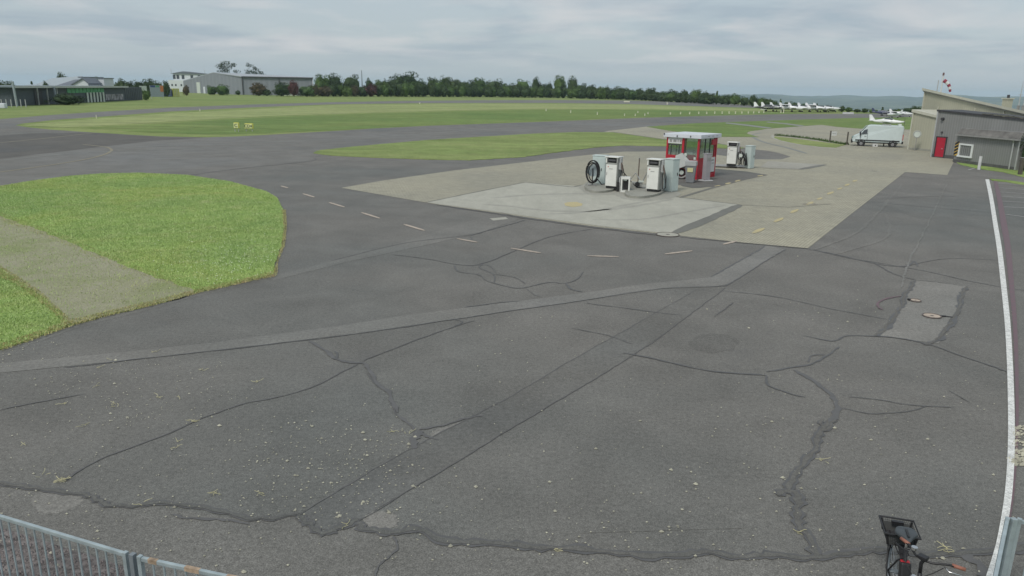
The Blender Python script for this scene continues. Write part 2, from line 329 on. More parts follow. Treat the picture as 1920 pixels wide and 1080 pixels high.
# ------------------------------------------------------------------ flat sheets traced on the ground
def smooth_px(pts, closed=True, per=6):
    n = len(pts); out = []
    rngi = range(n if closed else n-1)
    for i in rngi:
        g = (lambda k: pts[k % n]) if closed else (lambda k: pts[min(max(k, 0), n-1)])
        p0, p1, p2, p3 = g(i-1), g(i), g(i+1), g(i+2)
        for k in range(per):
            t = k/per; t2, t3 = t*t, t*t*t
            out.append(tuple(.5*((2*p1[j]) + (-p0[j]+p2[j])*t + (2*p0[j]-5*p1[j]+4*p2[j]-p3[j])*t2 + (-p0[j]+3*p1[j]-3*p2[j]+p3[j])*t3) for j in (0, 1)))
    if not closed: out.append(pts[-1])
    return out
def jitter(ws, amp, seed=1):
    r = random.Random(seed); out = []
    n = len(ws)
    for i, p in enumerate(ws):
        q = ws[(i+1) % n]; L = (q-p).length; k = max(1, min(60, int(L/.35))) if amp else 1
        for j in range(k):
            a = p.lerp(q, j/k); out.append(a + Vector((r.uniform(-amp, amp), r.uniform(-amp, amp), 0)))
    return out
def sheet(name, px, z, mat, parent=None, smooth=False, jit=0., skirt=False, structure=True, world=False):
    pts = smooth_px(px) if smooth else px
    ws = [Vector(p) for p in pts] if world else [G(x, y) for x, y in pts]
    if jit: ws = jitter(ws, jit, len(px))
    tri = tessellate_polygon([[Vector((p.x, p.y, 0)) for p in ws]]); n = len(ws)
    vs = [(p.x, p.y, z) for p in ws]; fs = []
    for t in tri:
        a, b, c = (Vector(vs[i]) for i in t)
        fs.append(tuple(t) if (b-a).cross(c-a).z > 0 else tuple(reversed(t)))
    if skirt:
        vs += [(p.x, p.y, 0.0) for p in ws]
        ar = sum(ws[i].x*ws[(i+1) % n].y-ws[(i+1) % n].x*ws[i].y for i in range(n))
        for i in range(n):
            q = (i, n+i, n+(i+1) % n, (i+1) % n); fs.append(q if ar > 0 else tuple(reversed(q)))
    mb = MB(); mb.add(vs, fs); o = mb.build(name, mat, parent, normals=False)
    if structure and parent is None: o['kind'] = 'structure'
    return o
def ribbon(name, px, w, z, mat, parent, jit=0., varw=.35, seed=None, px_smooth=True):
    r = random.Random(seed if seed is not None else hash((px[0], len(px))) % 9999)
    pts = smooth_px(px, False, 5) if px_smooth else px
    ws = [G(x, y) for x, y in pts]; fine = []
    step = max(.12, w*1.2) if jit or varw else 99
    for a, b in zip(ws[:-1], ws[1:]):
        k = max(1, min(40, int((b-a).length/step)))
        for j in range(k): fine.append(a.lerp(b, j/k))
    fine.append(ws[-1]); vs = []; n = len(fine); wob = 0
    for i, p in enumerate(fine):
        t = (fine[min(i+1, n-1)]-fine[max(i-1, 0)]); t.z = 0
        if t.length == 0: t = Vector((1, 0, 0))
        t.normalize(); s_ = Vector((-t.y, t.x, 0)); wob = wob*.75 + r.uniform(-jit, jit)
        hw = w/2*(1+r.uniform(-varw, varw)); taper = min(1, .45+min(i, n-1-i)/3) if varw else 1
        vs += [tuple(p+s_*(wob+hw*taper))[:2]+(z,), tuple(p+s_*(wob-hw*taper))[:2]+(z,)]
    fs = [(2*i+1, 2*i+3, 2*i+2, 2*i) for i in range(n-1)]
    return MB().add(vs, fs).build(name, mat, parent, normals=False)

# ------------------------------------------------------------------ terrain
def azpx(x, y): return CX + FPX*x/max(y, 1e-3)*0.967 if y > 0 else (-9999 if x < 0 else 9999)
def lerp_tab(x, tab):
    if x <= tab[0][0]: return tab[0][1]
    for (a, b), (c, d) in zip(tab[:-1], tab[1:]):
        if x <= c: return b + (d-b)*(x-a)/(c-a)
    return tab[-1][1]
R0T = [(-400, 420), (0, 460), (600, 760), (1200, 760), (1350, 560), (1430, 430), (1500, 340), (1560, 285), (1640, 250), (1760, 240), (2100, 230)]
RIDGE = [(-500, 168), (600, 176), (1250, 178), (1340, 176.5), (1400, 175.5), (1450, 178.5), (1500, 179.7), (1560, 181.5), (1620, 183), (1665, 183), (1700, 181), (1745, 180), (1900, 183), (2300, 190)]
RR = 9500.
def ss(t): t = min(1, max(0, t)); return t*t*(3-2*t)
def ridge_z(x, y):
    p_ = azpx(x, y)
    if y <= 0 or abs(x) > y*1.1: return -20.
    yy = lerp_tab(p_, RIDGE); d = ray(p_, yy); t = RR/math.hypot(d.x, d.y); return H + d.z*t
def terrain(x, y):
    r = math.hypot(x, y); p_ = azpx(x, y); r0 = lerp_tab(p_, R0T) if y > 0 else 400
    z = -14*ss((r-r0)/220) - 120*ss((r-r0-100)/1500)
    if r > 2300:
        rz = ridge_z(x, y); n = 11*math.sin(x*.0017+1)+9*math.sin(x*.0041+y*.0021)+6*math.sin(x*.011-y*.006)
        z = z + (rz + (3*math.sin(x*.013)+2*math.sin(x*.031) if r > RR*.97 else n*1.1) - z)*ss((r-2300)/(RR-2300))
    return z
radii = [0, 8, 20, 40, 80, 140, 200, 240, 270, 300, 340, 380, 420, 460, 520, 600, 700, 800, 900, 1050, 1250, 1500, 1800, 2200, 2600, 3000, 3500, 4000, 4700, 5500, 6300, 7000, 7600, 8200, 8700, 9100, 9500, 9900, 10400]
angs = [a for a in np.linspace(-180, -60, 25)[:-1]] + [a for a in np.linspace(-60, 60, 241)] + [a for a in np.linspace(60, 180, 25)[1:-1]]
vs = []; fs = []; na = len(angs)
for r in radii[1:]:
    for a in angs:
        x, y = r*math.sin(math.radians(a)), r*math.cos(math.radians(a)); z = terrain(x, y)
        if r > 9600: z -= 60*ss((r-9550)/700)
        vs.append((x, y, z))
vs.append((0, 0, 0)); c0 = len(vs)-1
for k in range(na): fs.append((c0, (k+1) % na, k))
ginner = 19
for i in range(len(radii)-2):
    for k in range(na): fs.append((i*na+k, i*na+(k+1) % na, (i+1)*na+(k+1) % na, (i+1)*na+k))
ground = MB().add(vs, fs).build('ground', 'grass_far', None, True, True); ground['kind'] = 'structure'
ground.data.materials.append(M['hill'])
for p_ in ground.data.polygons:
    c = p_.center
    if c.z < -6 or math.hypot(c.x, c.y) > 1000: p_.material_index = 1
if ground.data.polygons[0].normal.z < 0: ground.data.flip_normals()

# ------------------------------------------------------------------ paved areas
TAXUP = [(1760, 213), (1640, 213), (1500, 213.5), (1400, 215.5), (1300, 218), (1200, 221), (1100, 225), (1000, 229), (900, 232.5), (800, 236), (700, 241), (620, 246), (500, 253), (440, 256), (385, 257.5), (300, 256), (200, 250), (100, 243.5), (50, 238.5)]
apron = sheet('apron', [(-900, 1600), (2900, 1600), (2900, 420), (2300, 300), (2100, 230), (1900, 216)] + TAXUP + [(30, 235), (15, 236), (-40, 240), (-500, 262), (-900, 300)], .004, 'asphalt')
runway = sheet('runway', [(-700, 282), (-300, 247), (0, 223.5), (90, 216), (180, 210), (320, 201.7), (470, 196), (620, 191.7), (760, 189.2), (900, 188), (1050, 187.8), (1180, 188.5), (1320, 192.5), (1400, 196.5), (1430, 199),
    (1420, 202.5), (1320, 199.5), (1180, 195), (1050, 193.2), (900, 193), (760, 193.7), (620, 195.7), (470, 201.5), (320, 209), (180, 219.5), (100, 225), (40, 232), (10, 240), (-300, 275), (-700, 320)], .008, 'runway')
sheet('taxiway', [(-700, 420), (-700, 330), (-60, 301), (0, 297), (100, 285), (210, 272), (300, 262), (385, 258.5), (500, 253.8), (620, 246.8), (700, 241.8), (800, 236.8), (900, 233.2), (1000, 229.7), (1100, 225.7), (1200, 221.7), (1300, 218.6), (1400, 216.1), (1500, 214), (1640, 213.5),
    (1690, 219.5), (1600, 222), (1500, 225), (1400, 228.5), (1300, 232), (1213, 238), (1140, 249), (1000, 251.5), (900, 257.5), (800, 264), (700, 273), (620, 280), (584, 288), (578, 303), (450, 317), (340, 331), (250, 327), (100, 336), (0, 353)], .008, 'taxi')
sheet('taxiway_patch', [(-300, 306), (-300, 276), (0, 254), (60, 250), (180, 249), (300, 256.5), (384, 258.4), (290, 264), (210, 273), (100, 286), (0, 298)], .012, 'dark_asphalt')
# grass strips beyond and between
sheet('grass_strip', [(40, 235), (100, 229), (320, 212.5), (620, 197.5), (900, 194.2), (1180, 196), (1320, 200.5), (1460, 207), (1440, 208.5), (1300, 206), (1200, 204.5), (1000, 204), (850, 207), (700, 211), (500, 218), (380, 224), (240, 233), (120, 239)], .012, 'grass_pale', jit=.3)
sheet('grass_strip', [(150, 240), (300, 232), (500, 220.5), (700, 213), (850, 209), (1000, 206), (1200, 206.5), (1300, 208), (1440, 210.5), (1560, 211), (1500, 212.8), (1400, 214.8), (1300, 217.2), (1200, 220.2), (1000, 228), (800, 235), (620, 244.5), (500, 250), (380, 252), (250, 247)], .012, 'grass_lush', jit=.3)
gi2 = sheet('grass_island', [(585, 287.5), (600, 282), (650, 276.5), (700, 272), (800, 263), (900, 256.8), (1000, 251), (1080, 248), (1150, 248.5), (1245, 262), (1345, 270), (1396, 278), (1380, 279.5), (1345, 278), (1245, 274.5), (1170, 273), (1120, 276.5), (1060, 284), (980, 295), (880, 301), (800, 299.5), (700, 296), (620, 292)], .035, 'grass_far', jit=.1, skirt=True, smooth=False)
sheet('grass_island', [(1213, 238), (1300, 231.5), (1400, 228), (1500, 224.5), (1600, 221.5), (1760, 219), (1760, 243), (1700, 243), (1640, 243), (1600, 240.5), (1570, 238), (1540, 234), (1500, 237), (1440, 241.5), (1402, 247), (1400, 251), (1422, 257), (1345, 257), (1300, 251.5), (1260, 246)], .035, 'grass_lush', jit=.15, skirt=True)
sheet('grass_island', [(1454, 256), (1500, 261.5), (1560, 269), (1585, 272), (1567, 277), (1540, 275.5), (1500, 271), (1465, 264), (1452, 259)], .035, 'grass_far', jit=.08, skirt=True)
for pl in ([(1362, 230), (1402, 234), (1448, 240), (1440, 241.5), (1400, 236.5), (1360, 231.8)], [(1440, 228.5), (1475, 231.5), (1510, 236), (1500, 237.3), (1470, 233), (1436, 229.8)]):
    sheet('taxi_edge_line', pl, .042, 'paint_pale', parent=gi2)
# block paving with the fuelling slab
paving = sheet('block_paving', [(640, 352.5), (720, 338.5), (850, 320), (1000, 302.5), (1100, 291), (1170, 284.5), (1245, 284), (1340, 290), (1412, 299), (1465, 299), (1483, 294), (1460, 287), (1440, 283), (1412, 280), (1396, 277), (1345, 268.5), (1245, 261), (1150, 247.5), (1128, 249),
    (1140, 245.5), (1213, 237.5), (1260, 245), (1345, 256), (1420, 256.5), (1398, 251), (1400, 246.5), (1440, 240.5), (1500, 236.5), (1540, 233.5), (1600, 240), (1640, 242), (1790, 242), (1790, 303), (1787, 306), (1776, 328.5), (1697, 323), (1606, 394), (1515, 466), (1400, 456), (1255, 440.5), (1120, 426), (1000, 409.5), (900, 395), (815, 383)], .012, 'paver')
sheet('concrete_slab', [(800, 380), (985, 342.5), (1100, 350.5), (1240, 366), (1388, 384.5), (1330, 411), (1262, 439.5), (1120, 423.5), (1000, 407.5), (900, 393.5)], .017, 'slab')
ribbon('slab_joint', [(1388, 384.5), (1330, 411), (1262, 439)], .55, .020, 'joint', paving, .0, .15, px_smooth=False)
for l_, w_ in (([(985, 342.5), (900, 359), (800, 380)], .12), ([(985, 342.5), (1075, 351)], .18), ([(1240, 366), (1388, 384.5)], .14), ([(1275, 371), (1345, 350)], .25), ([(1075, 351), (1102, 346)], .2),
               ([(1500, 318), (1548, 309)], .6), ([(1340, 311), (1440, 316), (1500, 318)], .12), ([(1390, 385), (1480, 389), (1560, 383)], .06)):
    ribbon('paving_joint', l_, w_, .020, 'joint', paving, 0, .1, px_smooth=False)
sheet('kiosk_ground', [(1236, 336), (1290, 322), (1345, 317), (1400, 322), (1440, 328.5), (1400, 337), (1345, 351.5), (1300, 350), (1262, 346)], .021, 'kiosk_asphalt')
sheet('paving_extension', [(1440, 302), (1548, 309), (1500, 318), (1425, 314)], .016, 'path_conc')
# near grass island with gravel path
ISL = [(-500, 420), (-60, 352), (0, 350), (60, 340), (130, 331), (190, 326.5), (260, 325), (350, 329), (430, 341), (500, 360), (520, 372), (531, 395), (534, 430), (527, 462), (516, 490), (513, 516), (470, 527), (370, 550), (290, 572), (205, 592), (130, 613), (50, 640), (0, 657), (-300, 760), (-700, 900)]
island = sheet('grass_island', ISL, .035, 'grass_near', jit=.05, skirt=True, smooth=False)
PATH = [(-500, 330), (-120, 372), (0, 407), (60, 428), (110, 447), (180, 478), (250, 507), (310, 528), (372, 547), (330, 560), (270, 575), (205, 591), (133, 611), (110, 585), (75, 553), (40, 530), (0, 504), (-200, 440), (-500, 400)]
PATH = [(-160, 352), (0, 407), (60, 428), (110, 447), (180, 478), (250, 507), (310, 528), (372, 548), (330, 561), (270, 577), (205, 591), (133, 611), (110, 585), (75, 553), (40, 530), (0, 504), (-160, 436)]
sheet('gravel_path', PATH, .040, 'gravel', jit=.09)
ribbon('island_edge', [(0, 660), (50, 643), (130, 616), (205, 595), (290, 575), (370, 553), (513, 519), (560, 508)], .30, .008, 'strip_pale', apron, .02, .3)
# trenches and patches on the apron
sheet('trench_patch', [(0, 682), (220, 662), (400, 643), (633, 612), (760, 592), (900, 574), (1100, 549), (1200, 534), (1280, 526), (1333, 520), (1370, 500), (1436, 461), (1472, 468), (1420, 500), (1367, 533), (1340, 538), (1240, 542), (1100, 563), (900, 592), (667, 626), (467, 650), (220, 678), (0, 700), (-200, 722), (-200, 705)], .010, 'strip_light', parent=apron)
sheet('trench_patch', [(562, 967), (700, 882), (800, 825), (960, 742), (1100, 660), (1260, 570), (1310, 541), (1360, 541), (1240, 630), (1150, 690), (1000, 780), (850, 870), (740, 935), (670, 978), (630, 998), (590, 990)], .009, 'strip_dark', parent=apron)
sheet('trench_patch', [(510, 520), (620, 490), (750, 456), (850, 424), (905, 408), (975, 410), (900, 437), (800, 460), (650, 492), (512, 527)], .009, 'strip_pale', parent=apron)
sheet('trench_patch', [(918, 410), (948, 407.5), (953, 411), (925, 414)], .013, 'slab', parent=apron)
sheet('manhole_patch', [(1718, 525), (1765, 530), (1813, 537), (1790, 592), (1760, 645), (1705, 638), (1650, 630), (1690, 572)], .010, 'slab_patch', parent=apron)
ribbon('trench_patch', [(1080, 1000), (1400, 990)], .02, .009, 'strip_pale', apron)
CR = [  # (points, width, material)
 ([(-60, 905), (0, 910), (50, 918), (110, 925), (165, 932), (190, 940), (215, 950), (240, 952), (300, 948), (380, 960), (450, 975), (500, 974), (562, 966)], .10, 'tar'),
 ([(325, 965), (350, 973), (420, 976), (470, 982)], .05, 'hair'),
 ([(560, 966), (568, 980), (585, 990), (605, 999), (625, 999), (645, 990), (675, 976)], .13, 'tar'),
 ([(675, 980), (690, 994), (735, 1003), (775, 996), (790, 998), (835, 1018), (920, 1026), (1000, 1028), (1080, 1034), (1180, 1040), (1280, 1043), (1320, 1039), (1400, 1046), (1450, 1041), (1520, 1047), (1600, 1038), (1660, 1036), (1760, 1043), (1850, 1036), (1960, 1025)], .15, 'tar'),
 ([(1520, 1046), (1580, 1033), (1640, 1030)], .05, 'hair'), ([(1800, 1040), (1830, 1060), (1850, 1085)], .14, 'hair'),
 ([(1488, 695), (1520, 710), (1552, 737), (1569, 762), (1562, 782), (1552, 792)], .10, 'hair'),
 ([(1552, 790), (1546, 812), (1530, 838), (1510, 870), (1490, 897), (1475, 922)], .15, 'tar'), ([(1570, 790), (1552, 806), (1544, 815)], .10, 'tar'), ([(1542, 789), (1545, 806)], .10, 'tar'),
 ([(1457, 930), (1480, 924), (1492, 933), (1493, 960), (1500, 985), (1515, 1010), (1527, 1045)], .17, 'tar'),
 ([(1168, 663), (1230, 674), (1300, 691), (1360, 699), (1437, 705)], .05, 'tar'), ([(1437, 698), (1480, 690), (1520, 682), (1550, 667), (1572, 651)], .05, 'tar'), ([(1515, 680), (1520, 668), (1545, 665)], .05, 'hair'),
 ([(1438, 705), (1440, 722), (1470, 735), (1510, 746)], .045, 'tar'),
 ([(1505, 630), (1560, 641), (1590, 631), (1650, 632), (1700, 637), (1750, 649), (1800, 668), (1860, 688), (1892, 700)], .045, 'tar'),
 ([(580, 640), (610, 655), (627, 672), (660, 680), (688, 685), (695, 705), (715, 725), (735, 745), (743, 775)], .085, 'hair'), ([(627, 660), (632, 668), (626, 675)], .05, 'tar'), ([(690, 700), (705, 722), (730, 740), (736, 760), (745, 782)], .03, 'tar'),
 ([(745, 780), (775, 800), (790, 812), (820, 826)], .06, 'hair'), ([(785, 808), (776, 822), (775, 843)], .13, 'hair'), ([(785, 806), (830, 798), (870, 787), (905, 780)], .06, 'hair'),
 ([(680, 678), (690, 674), (740, 655), (800, 632), (860, 610), (890, 602)], .026, 'hair'), ([(845, 599), (868, 605), (852, 612)], .03, 'tar'),
 ([(670, 684), (600, 720), (540, 741), (450, 760), (380, 785), (300, 820), (200, 857), (150, 883), (120, 905)], .030, 'hair'), ([(0, 770), (70, 755), (160, 740)], .03, 'hair'),
 ([(1100, 568), (1118, 572), (1180, 580), (1280, 592)], .03, 'tar'), ([(1070, 616), (1140, 630), (1185, 647)], .03, 'hair'), ([(1350, 546), (1450, 556), (1560, 580), (1663, 599)], .028, 'tar'), ([(1340, 594), (1375, 568)], .03, 'hair'),
 ([(1515, 467), (1560, 476), (1620, 490), (1660, 498), (1700, 499), (1715, 490), (1720, 500)], .055, 'tar'), ([(1525, 468), (1580, 482), (1650, 494), (1740, 510), (1815, 527), (1905, 543), (1960, 548)], .035, 'tar'), ([(1640, 493), (1675, 514), (1716, 525)], .06, 'hair'), ([(1700, 500), (1780, 485), (1900, 490)], .03, 'hair'),
 ([(735, 478), (800, 486), (860, 497), (900, 496), (955, 475), (1030, 445), (1110, 430)], .04, 'hair'),
 ([(852, 498), (860, 510), (900, 517), (915, 528), (960, 540), (985, 540), (1030, 530), (1060, 532), (1085, 522), (1094, 510)], .035, 'tar'), ([(905, 495), (900, 503), (925, 515), (928, 530)], .03, 'tar'), ([(925, 515), (965, 521), (985, 534)], .03, 'tar'), ([(880, 500), (915, 498), (930, 512)], .025, 'tar'), ([(1062, 532), (1072, 542), (1092, 548)], .06, 'tar'), ([(985, 540), (1000, 552), (1015, 558)], .02, 'hair'),
 ([(985, 413), (900, 437), (883, 442)], .05, 'tar'), ([(883, 442), (884, 452)], .05, 'tar'), ([(820, 384), (900, 396.5), (1000, 411.5), (1120, 428), (1235, 441)], .22, 'tar'), ([(1275, 445), (1360, 453), (1515, 467)], .10, 'tar'), ([(880, 386), (960, 404), (1010, 414)], .05, 'hair'),
 ([(735, 1008), (746, 1022), (735, 1040), (712, 1062), (705, 1085)], .028, 'hair'), ([(1590, 745), (1650, 750), (1700, 760), (1790, 766)], .025, 'hair'), ([(1575, 765), (1630, 777), (1700, 772), (1740, 762)], .025, 'tar'), ([(1780, 733), (1820, 755)], .02, 'hair'),
 ([(1813, 537), (1800, 560), (1797, 575), (1788, 595), (1770, 625), (1757, 640), (1735, 648)], .13, 'tar'), ([(1718, 527), (1700, 546), (1690, 572), (1668, 600), (1658, 618), (1640, 631)], .12, 'tar'), ([(1650, 631), (1705, 639), (1740, 647)], .04, 'tar'), ([(1718, 526), (1765, 531), (1813, 538)], .03, 'hair'),
 ([(562, 967), (700, 882), (800, 825), (960, 742), (1100, 660), (1260, 570), (1310, 541)], .018, 'hair'), ([(1360, 541), (1240, 630), (1150, 690), (1000, 780), (850, 870), (740, 935), (670, 978)], .018, 'hair'),
 ([(1472, 468), (1420, 500), (1367, 533), (1340, 538), (1240, 542), (1100, 563), (900, 592), (667, 627), (467, 651), (220, 679), (120, 690)], .035, 'tar'), ([(1436, 461), (1370, 500), (1333, 520)], .05, 'tar'), ([(870, 577), (940, 568), (975, 565)], .04, 'tar'),
 ([(1775, 345), (1740, 420), (1700, 500), (1690, 540)], .06, 'strip_light'), ([(1600, 375), (1700, 385), (1870, 400)], .05, 'hair'), ([(1660, 372), (1770, 368), (1860, 372)], .05, 'hair'),
 ([(620, 490), (750, 458), (850, 445), (905, 437)], .04, 'hair'),
 ([(340, 331), (450, 316), (578, 303), (590, 296)], .08, 'hair'),
]
for i, (pts, w, m_) in enumerate(CR):
    ribbon('crack_seal', pts, w, .014 + .0006*(i % 6), m_, apron, jit=max(.014, min(.035, w*.35)), varw=.45, seed=i)
    if m_ == 'tar' and w >= .08: ribbon('crack_seal', pts, w*.50, .0185 + .0002*(i % 6), 'tar_mid', apron, jit=max(.014, min(.035, w*.35)), varw=.45, seed=i)
M['near_lane'] = asphalt('coarse brownish asphalt', .160, spk=.55, warm=(1.05, .99, .90), cool=(1.0, 1.0, .93))
sheet('asphalt_lane', [(-400, 930), (0, 912), (110, 927), (190, 944), (300, 950), (380, 963), (450, 975), (562, 967), (605, 1000), (675, 980), (735, 1003), (835, 1018), (1080, 1034), (1280, 1042), (1450, 1043), (1660, 1037), (1960, 1025), (2600, 1010), (2600, 1500), (-700, 1500)], .006, 'near_lane', parent=apron, jit=.03)
M['dust'] = asphalt('dusty asphalt', .20, spk=.4, warm=(1.06, .99, .88), cool=(1.03, 1, .92))
sheet('dust_patch', [(60, 935), (100, 925), (150, 930), (150, 945), (110, 962), (75, 960)], .0075, 'dust', parent=apron, smooth=True, jit=.03)
sheet('dust_patch', [(680, 968), (710, 960), (740, 965), (745, 985), (720, 995), (695, 990)], .0075, 'dust', parent=apron, smooth=True, jit=.03)
sheet('dust_patch', [(805, 815), (850, 795), (905, 785), (880, 800), (830, 822)], .0075, 'dust', parent=apron, smooth=True, jit=.03)
M['stain'] = asphalt('oily stain', .128, spk=.5); M['slab_stain'] = conc('tyre darkened concrete', (.345, .34, .295))
sheet('stain', [(1295, 640), (1320, 628), (1360, 627), (1385, 640), (1375, 655), (1335, 662), (1300, 655)], .0078, 'stain', parent=apron, smooth=True, jit=.05)
for st_ in ([(1085, 352), (1110, 366), (1150, 366), (1172, 374), (1210, 377), (1260, 372), (1275, 362), (1240, 352), (1180, 350), (1120, 341)], [(1270, 345), (1300, 353), (1345, 348), (1330, 338), (1290, 338)]):
    sheet('stain', st_, .0225, 'slab_stain' if st_[0][0] < 1200 else 'stain', parent=paving, smooth=True, jit=.06)
for pts_, w_ in (([(900, 383), (960, 388), (1030, 396), (1120, 396), (1200, 386), (1260, 374)], .35), ([(1020, 402), (1100, 398), (1180, 384), (1240, 372)], .3), ([(920, 372), (1000, 366), (1080, 364), (1150, 366)], .4), ([(1110, 412), (1200, 412), (1290, 398), (1360, 386)], .25)):
    ribbon('tyre_mark', pts_, w_, .0185, 'slab_stain', paving, .03, .35, seed=4)
for pts_, w_ in (([(1520, 470), (1600, 440), (1645, 400), (1675, 365), (1692, 345)], .14), ([(1560, 478), (1650, 452), (1668, 430), (1660, 400)], .12), ([(300, 300), (460, 290), (640, 270), (860, 252)], .3)):
    ribbon('tyre_mark', pts_, w_, .0128, 'strip_pale', apron, .02, .4, seed=6)
# painted markings
DASH = [((527, 349), (540, 353)), ((568, 363.5), (590, 370.5)), ((617, 380), (646, 389)), ((678, 399), (712, 410)), ((757, 421), (796, 433)), ((857, 448), (895, 455)), ((958, 466), (1014, 475)), ((1101, 480.5), (1160, 482)), ((1247, 477), (1298, 471)), ((1356, 459), (1382, 452))]
for a, b in DASH: ribbon('paint_dash', [a, b], .17, .019, 'paint_dash', apron, 0, .05, px_smooth=False)
for a, b in [((1412, 438), (1432, 428.5)), ((1452, 417), (1468, 409)), ((1483, 400), (1496, 393)), ((1513, 385), (1524, 379)), ((1533, 375), (1541, 371)), ((1552, 365), (1562, 360)), ((1571, 356), (1578, 352.5)), ((1585, 349), (1592, 345)), ((1600, 341), (1606, 338))]:
    ribbon('paint_dash', [a, b], .24, .024, 'paint_yellow', paving, 0, .05, px_smooth=False)
for a, b in [((1340, 350), (1350, 348)), ((1361, 346), (1369, 343)), ((1379, 341), (1387, 338)), ((1421, 331), (1430, 329))]:
    ribbon('paint_dash', [a, b], .32, .026, 'paint_yellow', paving, 0, .05, px_smooth=False)
ribbon('wheel_line', [(1412, 252), (1411, 256), (1420, 262), (1440, 269), (1475, 277), (1512, 288)], .45, .024, 'paint_pale', paving, 0, .05)
ribbon('wheel_line', [(1412, 252), (1428, 249)], .4, .024, 'paint_pale', paving, 0, .05)
ribbon('wheel_line', [(1449, 254), (1451, 259), (1480, 268), (1540, 277), (1600, 282)], .4, .024, 'slab', paving, 0, .05)
ribbon('centre_line', [(-60, 330), (0, 323), (80, 312), (150, 301), (190, 292), (208, 284), (207, 279), (195, 275.5), (155, 271)], .22, .018, 'paint_yline', apron, 0, .1)
ribbon('centre_line', [(-60, 274), (0, 268), (90, 259), (180, 249)], .22, .018, 'paint_yline', apron, 0, .1)
ribbon('centre_line', [(215, 279), (300, 274), (440, 270), (560, 264), (640, 260.5), (720, 256), (850, 247), (1000, 238), (1200, 228.5), (1400, 221.5), (1600, 217)], .30, .018, 'paint_pale', apron, 0, .1)
ribbon('centre_line', [(0, 301), (150, 287), (300, 281), (560, 269)], .25, .0185, 'paint_pale', apron, 0, .3)
ribbon('paint_ring', [(1690, 556), (1665, 560), (1648, 567), (1646, 575), (1655, 582)], .07, .02, 'paint_red', apron, 0, .2)
# white gutter line with worn red line beside the parking bays
WL = [(1851, 337), (1858, 370), (1866, 420), (1874, 470), (1882, 540), (1889, 610), (1893, 680), (1895, 740), (1896, 800), (1895, 860), (1890, 930), (1879, 1000), (1868, 1045), (1850, 1100)]
lw = []
for i in range(len(WL)-1): lw.append(WL[i])
LWd = smooth_px(WL, False, 6)
def varribbon(name, px, wpx, z, mat, parent, h=None):
    vs = []; n = len(px)
    for i, (x, y) in enumerate(px):
        w = lerp_tab(y, wpx); a, b = G(x-w/2, y), G(x+w/2, y)
        vs += [(a.x, a.y, z), (b.x, b.y, z)]
    fs = [(2*i, 2*i+1, 2*i+3, 2*i+2) for i in range(n-1)]
    if h:
        k = len(vs); vs += [(x, y, .004) for x, y, _ in vs]
        for i in range(n-1): fs += [(2*i, 2*i+2, k+2*i+2, k+2*i), (2*i+3, 2*i+1, k+2*i+1, k+2*i+3)]
    return MB().add(vs, fs).build(name, mat, parent, normals=bool(h))
varribbon('edge_line', LWd, [(337, 7), (500, 10), (680, 11), (1000, 15)], .03, 'paint_white', apron, h=True)
varribbon('worn_line', [(x+9+max(0, (450-abs(y-450)))/60, y) for x, y in LWd[:-12]], [(337, 7), (420, 12), (560, 9), (700, 7), (900, 4)], .018, 'paint_red', apron)
for a, b in [((1863, 343.5), (1960, 350)), ((1866, 352), (1960, 359)), ((1868, 360), (1960, 366)), ((1870, 368), (1960, 374)), ((1871, 377), (1960, 382)), ((1873, 388), (1960, 391)), ((1875, 401), (1960, 412)), ((1837, 313), (1815, 319))]:
    ribbon('bay_line', [a, b], .13, .016, 'paint_bay', apron, 0, .1, px_smooth=False)
sheet('verge', [(1790, 303), (1850, 309), (1920, 318), (2100, 345), (2100, 362), (1920, 333), (1880, 323), (1835, 317), (1800, 309)], .035, 'grass_near', jit=.05, skirt=True)
sheet('verge', [(1856, 336), (1885, 338), (1920, 343), (2100, 372), (2100, 380), (1920, 347.5), (1885, 341.5), (1860, 339)], .035, 'grass_near', jit=.05, skirt=True)
mc = [((1252, 441), .42, 'slab'), ((1747, 594), .20, 'cover_iron'), ((1716, 565), .13, 'cover_iron')]
for k, ((px, py), r, m_) in enumerate(mc):
    g = G(px, py); root = thing('manhole_cover', ['large pale round manhole cover at the corner of the concrete slab', 'round rusty cover with black handle in the asphalt patch by the white line', 'smaller round cover in the asphalt patch, behind the bigger rusty one'][k], 'manhole cover', (g.x, g.y, 0))
    MB().disc((0, 0, .028), r, .012, n=20).build('lid', m_, root); MB().torus((0, 0, .03), r*1.06, .018, 'z', 22, 5).build('ring', 'cover_dark', root)
    MB().disc((0, 0, .037), r*.2, .006, n=10).build('hub_plate', 'cover_dark', root)
    if k == 1: MB().tube([(.2, -.02, .035), (.34, -.04, .035)], .02, 6).tube([(.34, -.04, .035), (.48, -.09, .03)], .013, 6).build('handle', 'black_plastic', root)
    if k == 2: MB().box((-.15, .05, .035), (.05, .09, .05)).build('handle', 'black_plastic', root)
g = G(1640, 321.5); root = thing('drain_grate', 'pale rectangular drain grate in the block paving before the grey building', 'drain grate', (g.x, g.y, 0)); MB().box((0, 0, .02), (.6, .5, .02)).build('frame', 'slab', root)
for i in range(4): MB().box((-.2+.13*i, 0, .033), (.05, .4, .01)).build('bar', 'kerb_dark', root)
g = G(1518, 383.5); root = thing('drain_grate', 'worn slotted drain grate beside the yellow dashes on the paving', 'drain grate', (g.x, g.y, 0), .1); MB().box((0, 0, .02), (.8, .22, .02)).build('frame', 'path_conc', root)
for s_ in (-1, 1): MB().box((s_*.22, 0, .033), (.22, .1, .008)).build('slot', 'brown_metal', root)
g = G(1073, 384); o = sheet('paint_blob', [(1058, 382), (1066, 379.5), (1082, 379.5), (1093, 383), (1090, 387), (1074, 389), (1060, 386.5)], .024, 'paint_yellow', parent=paving)

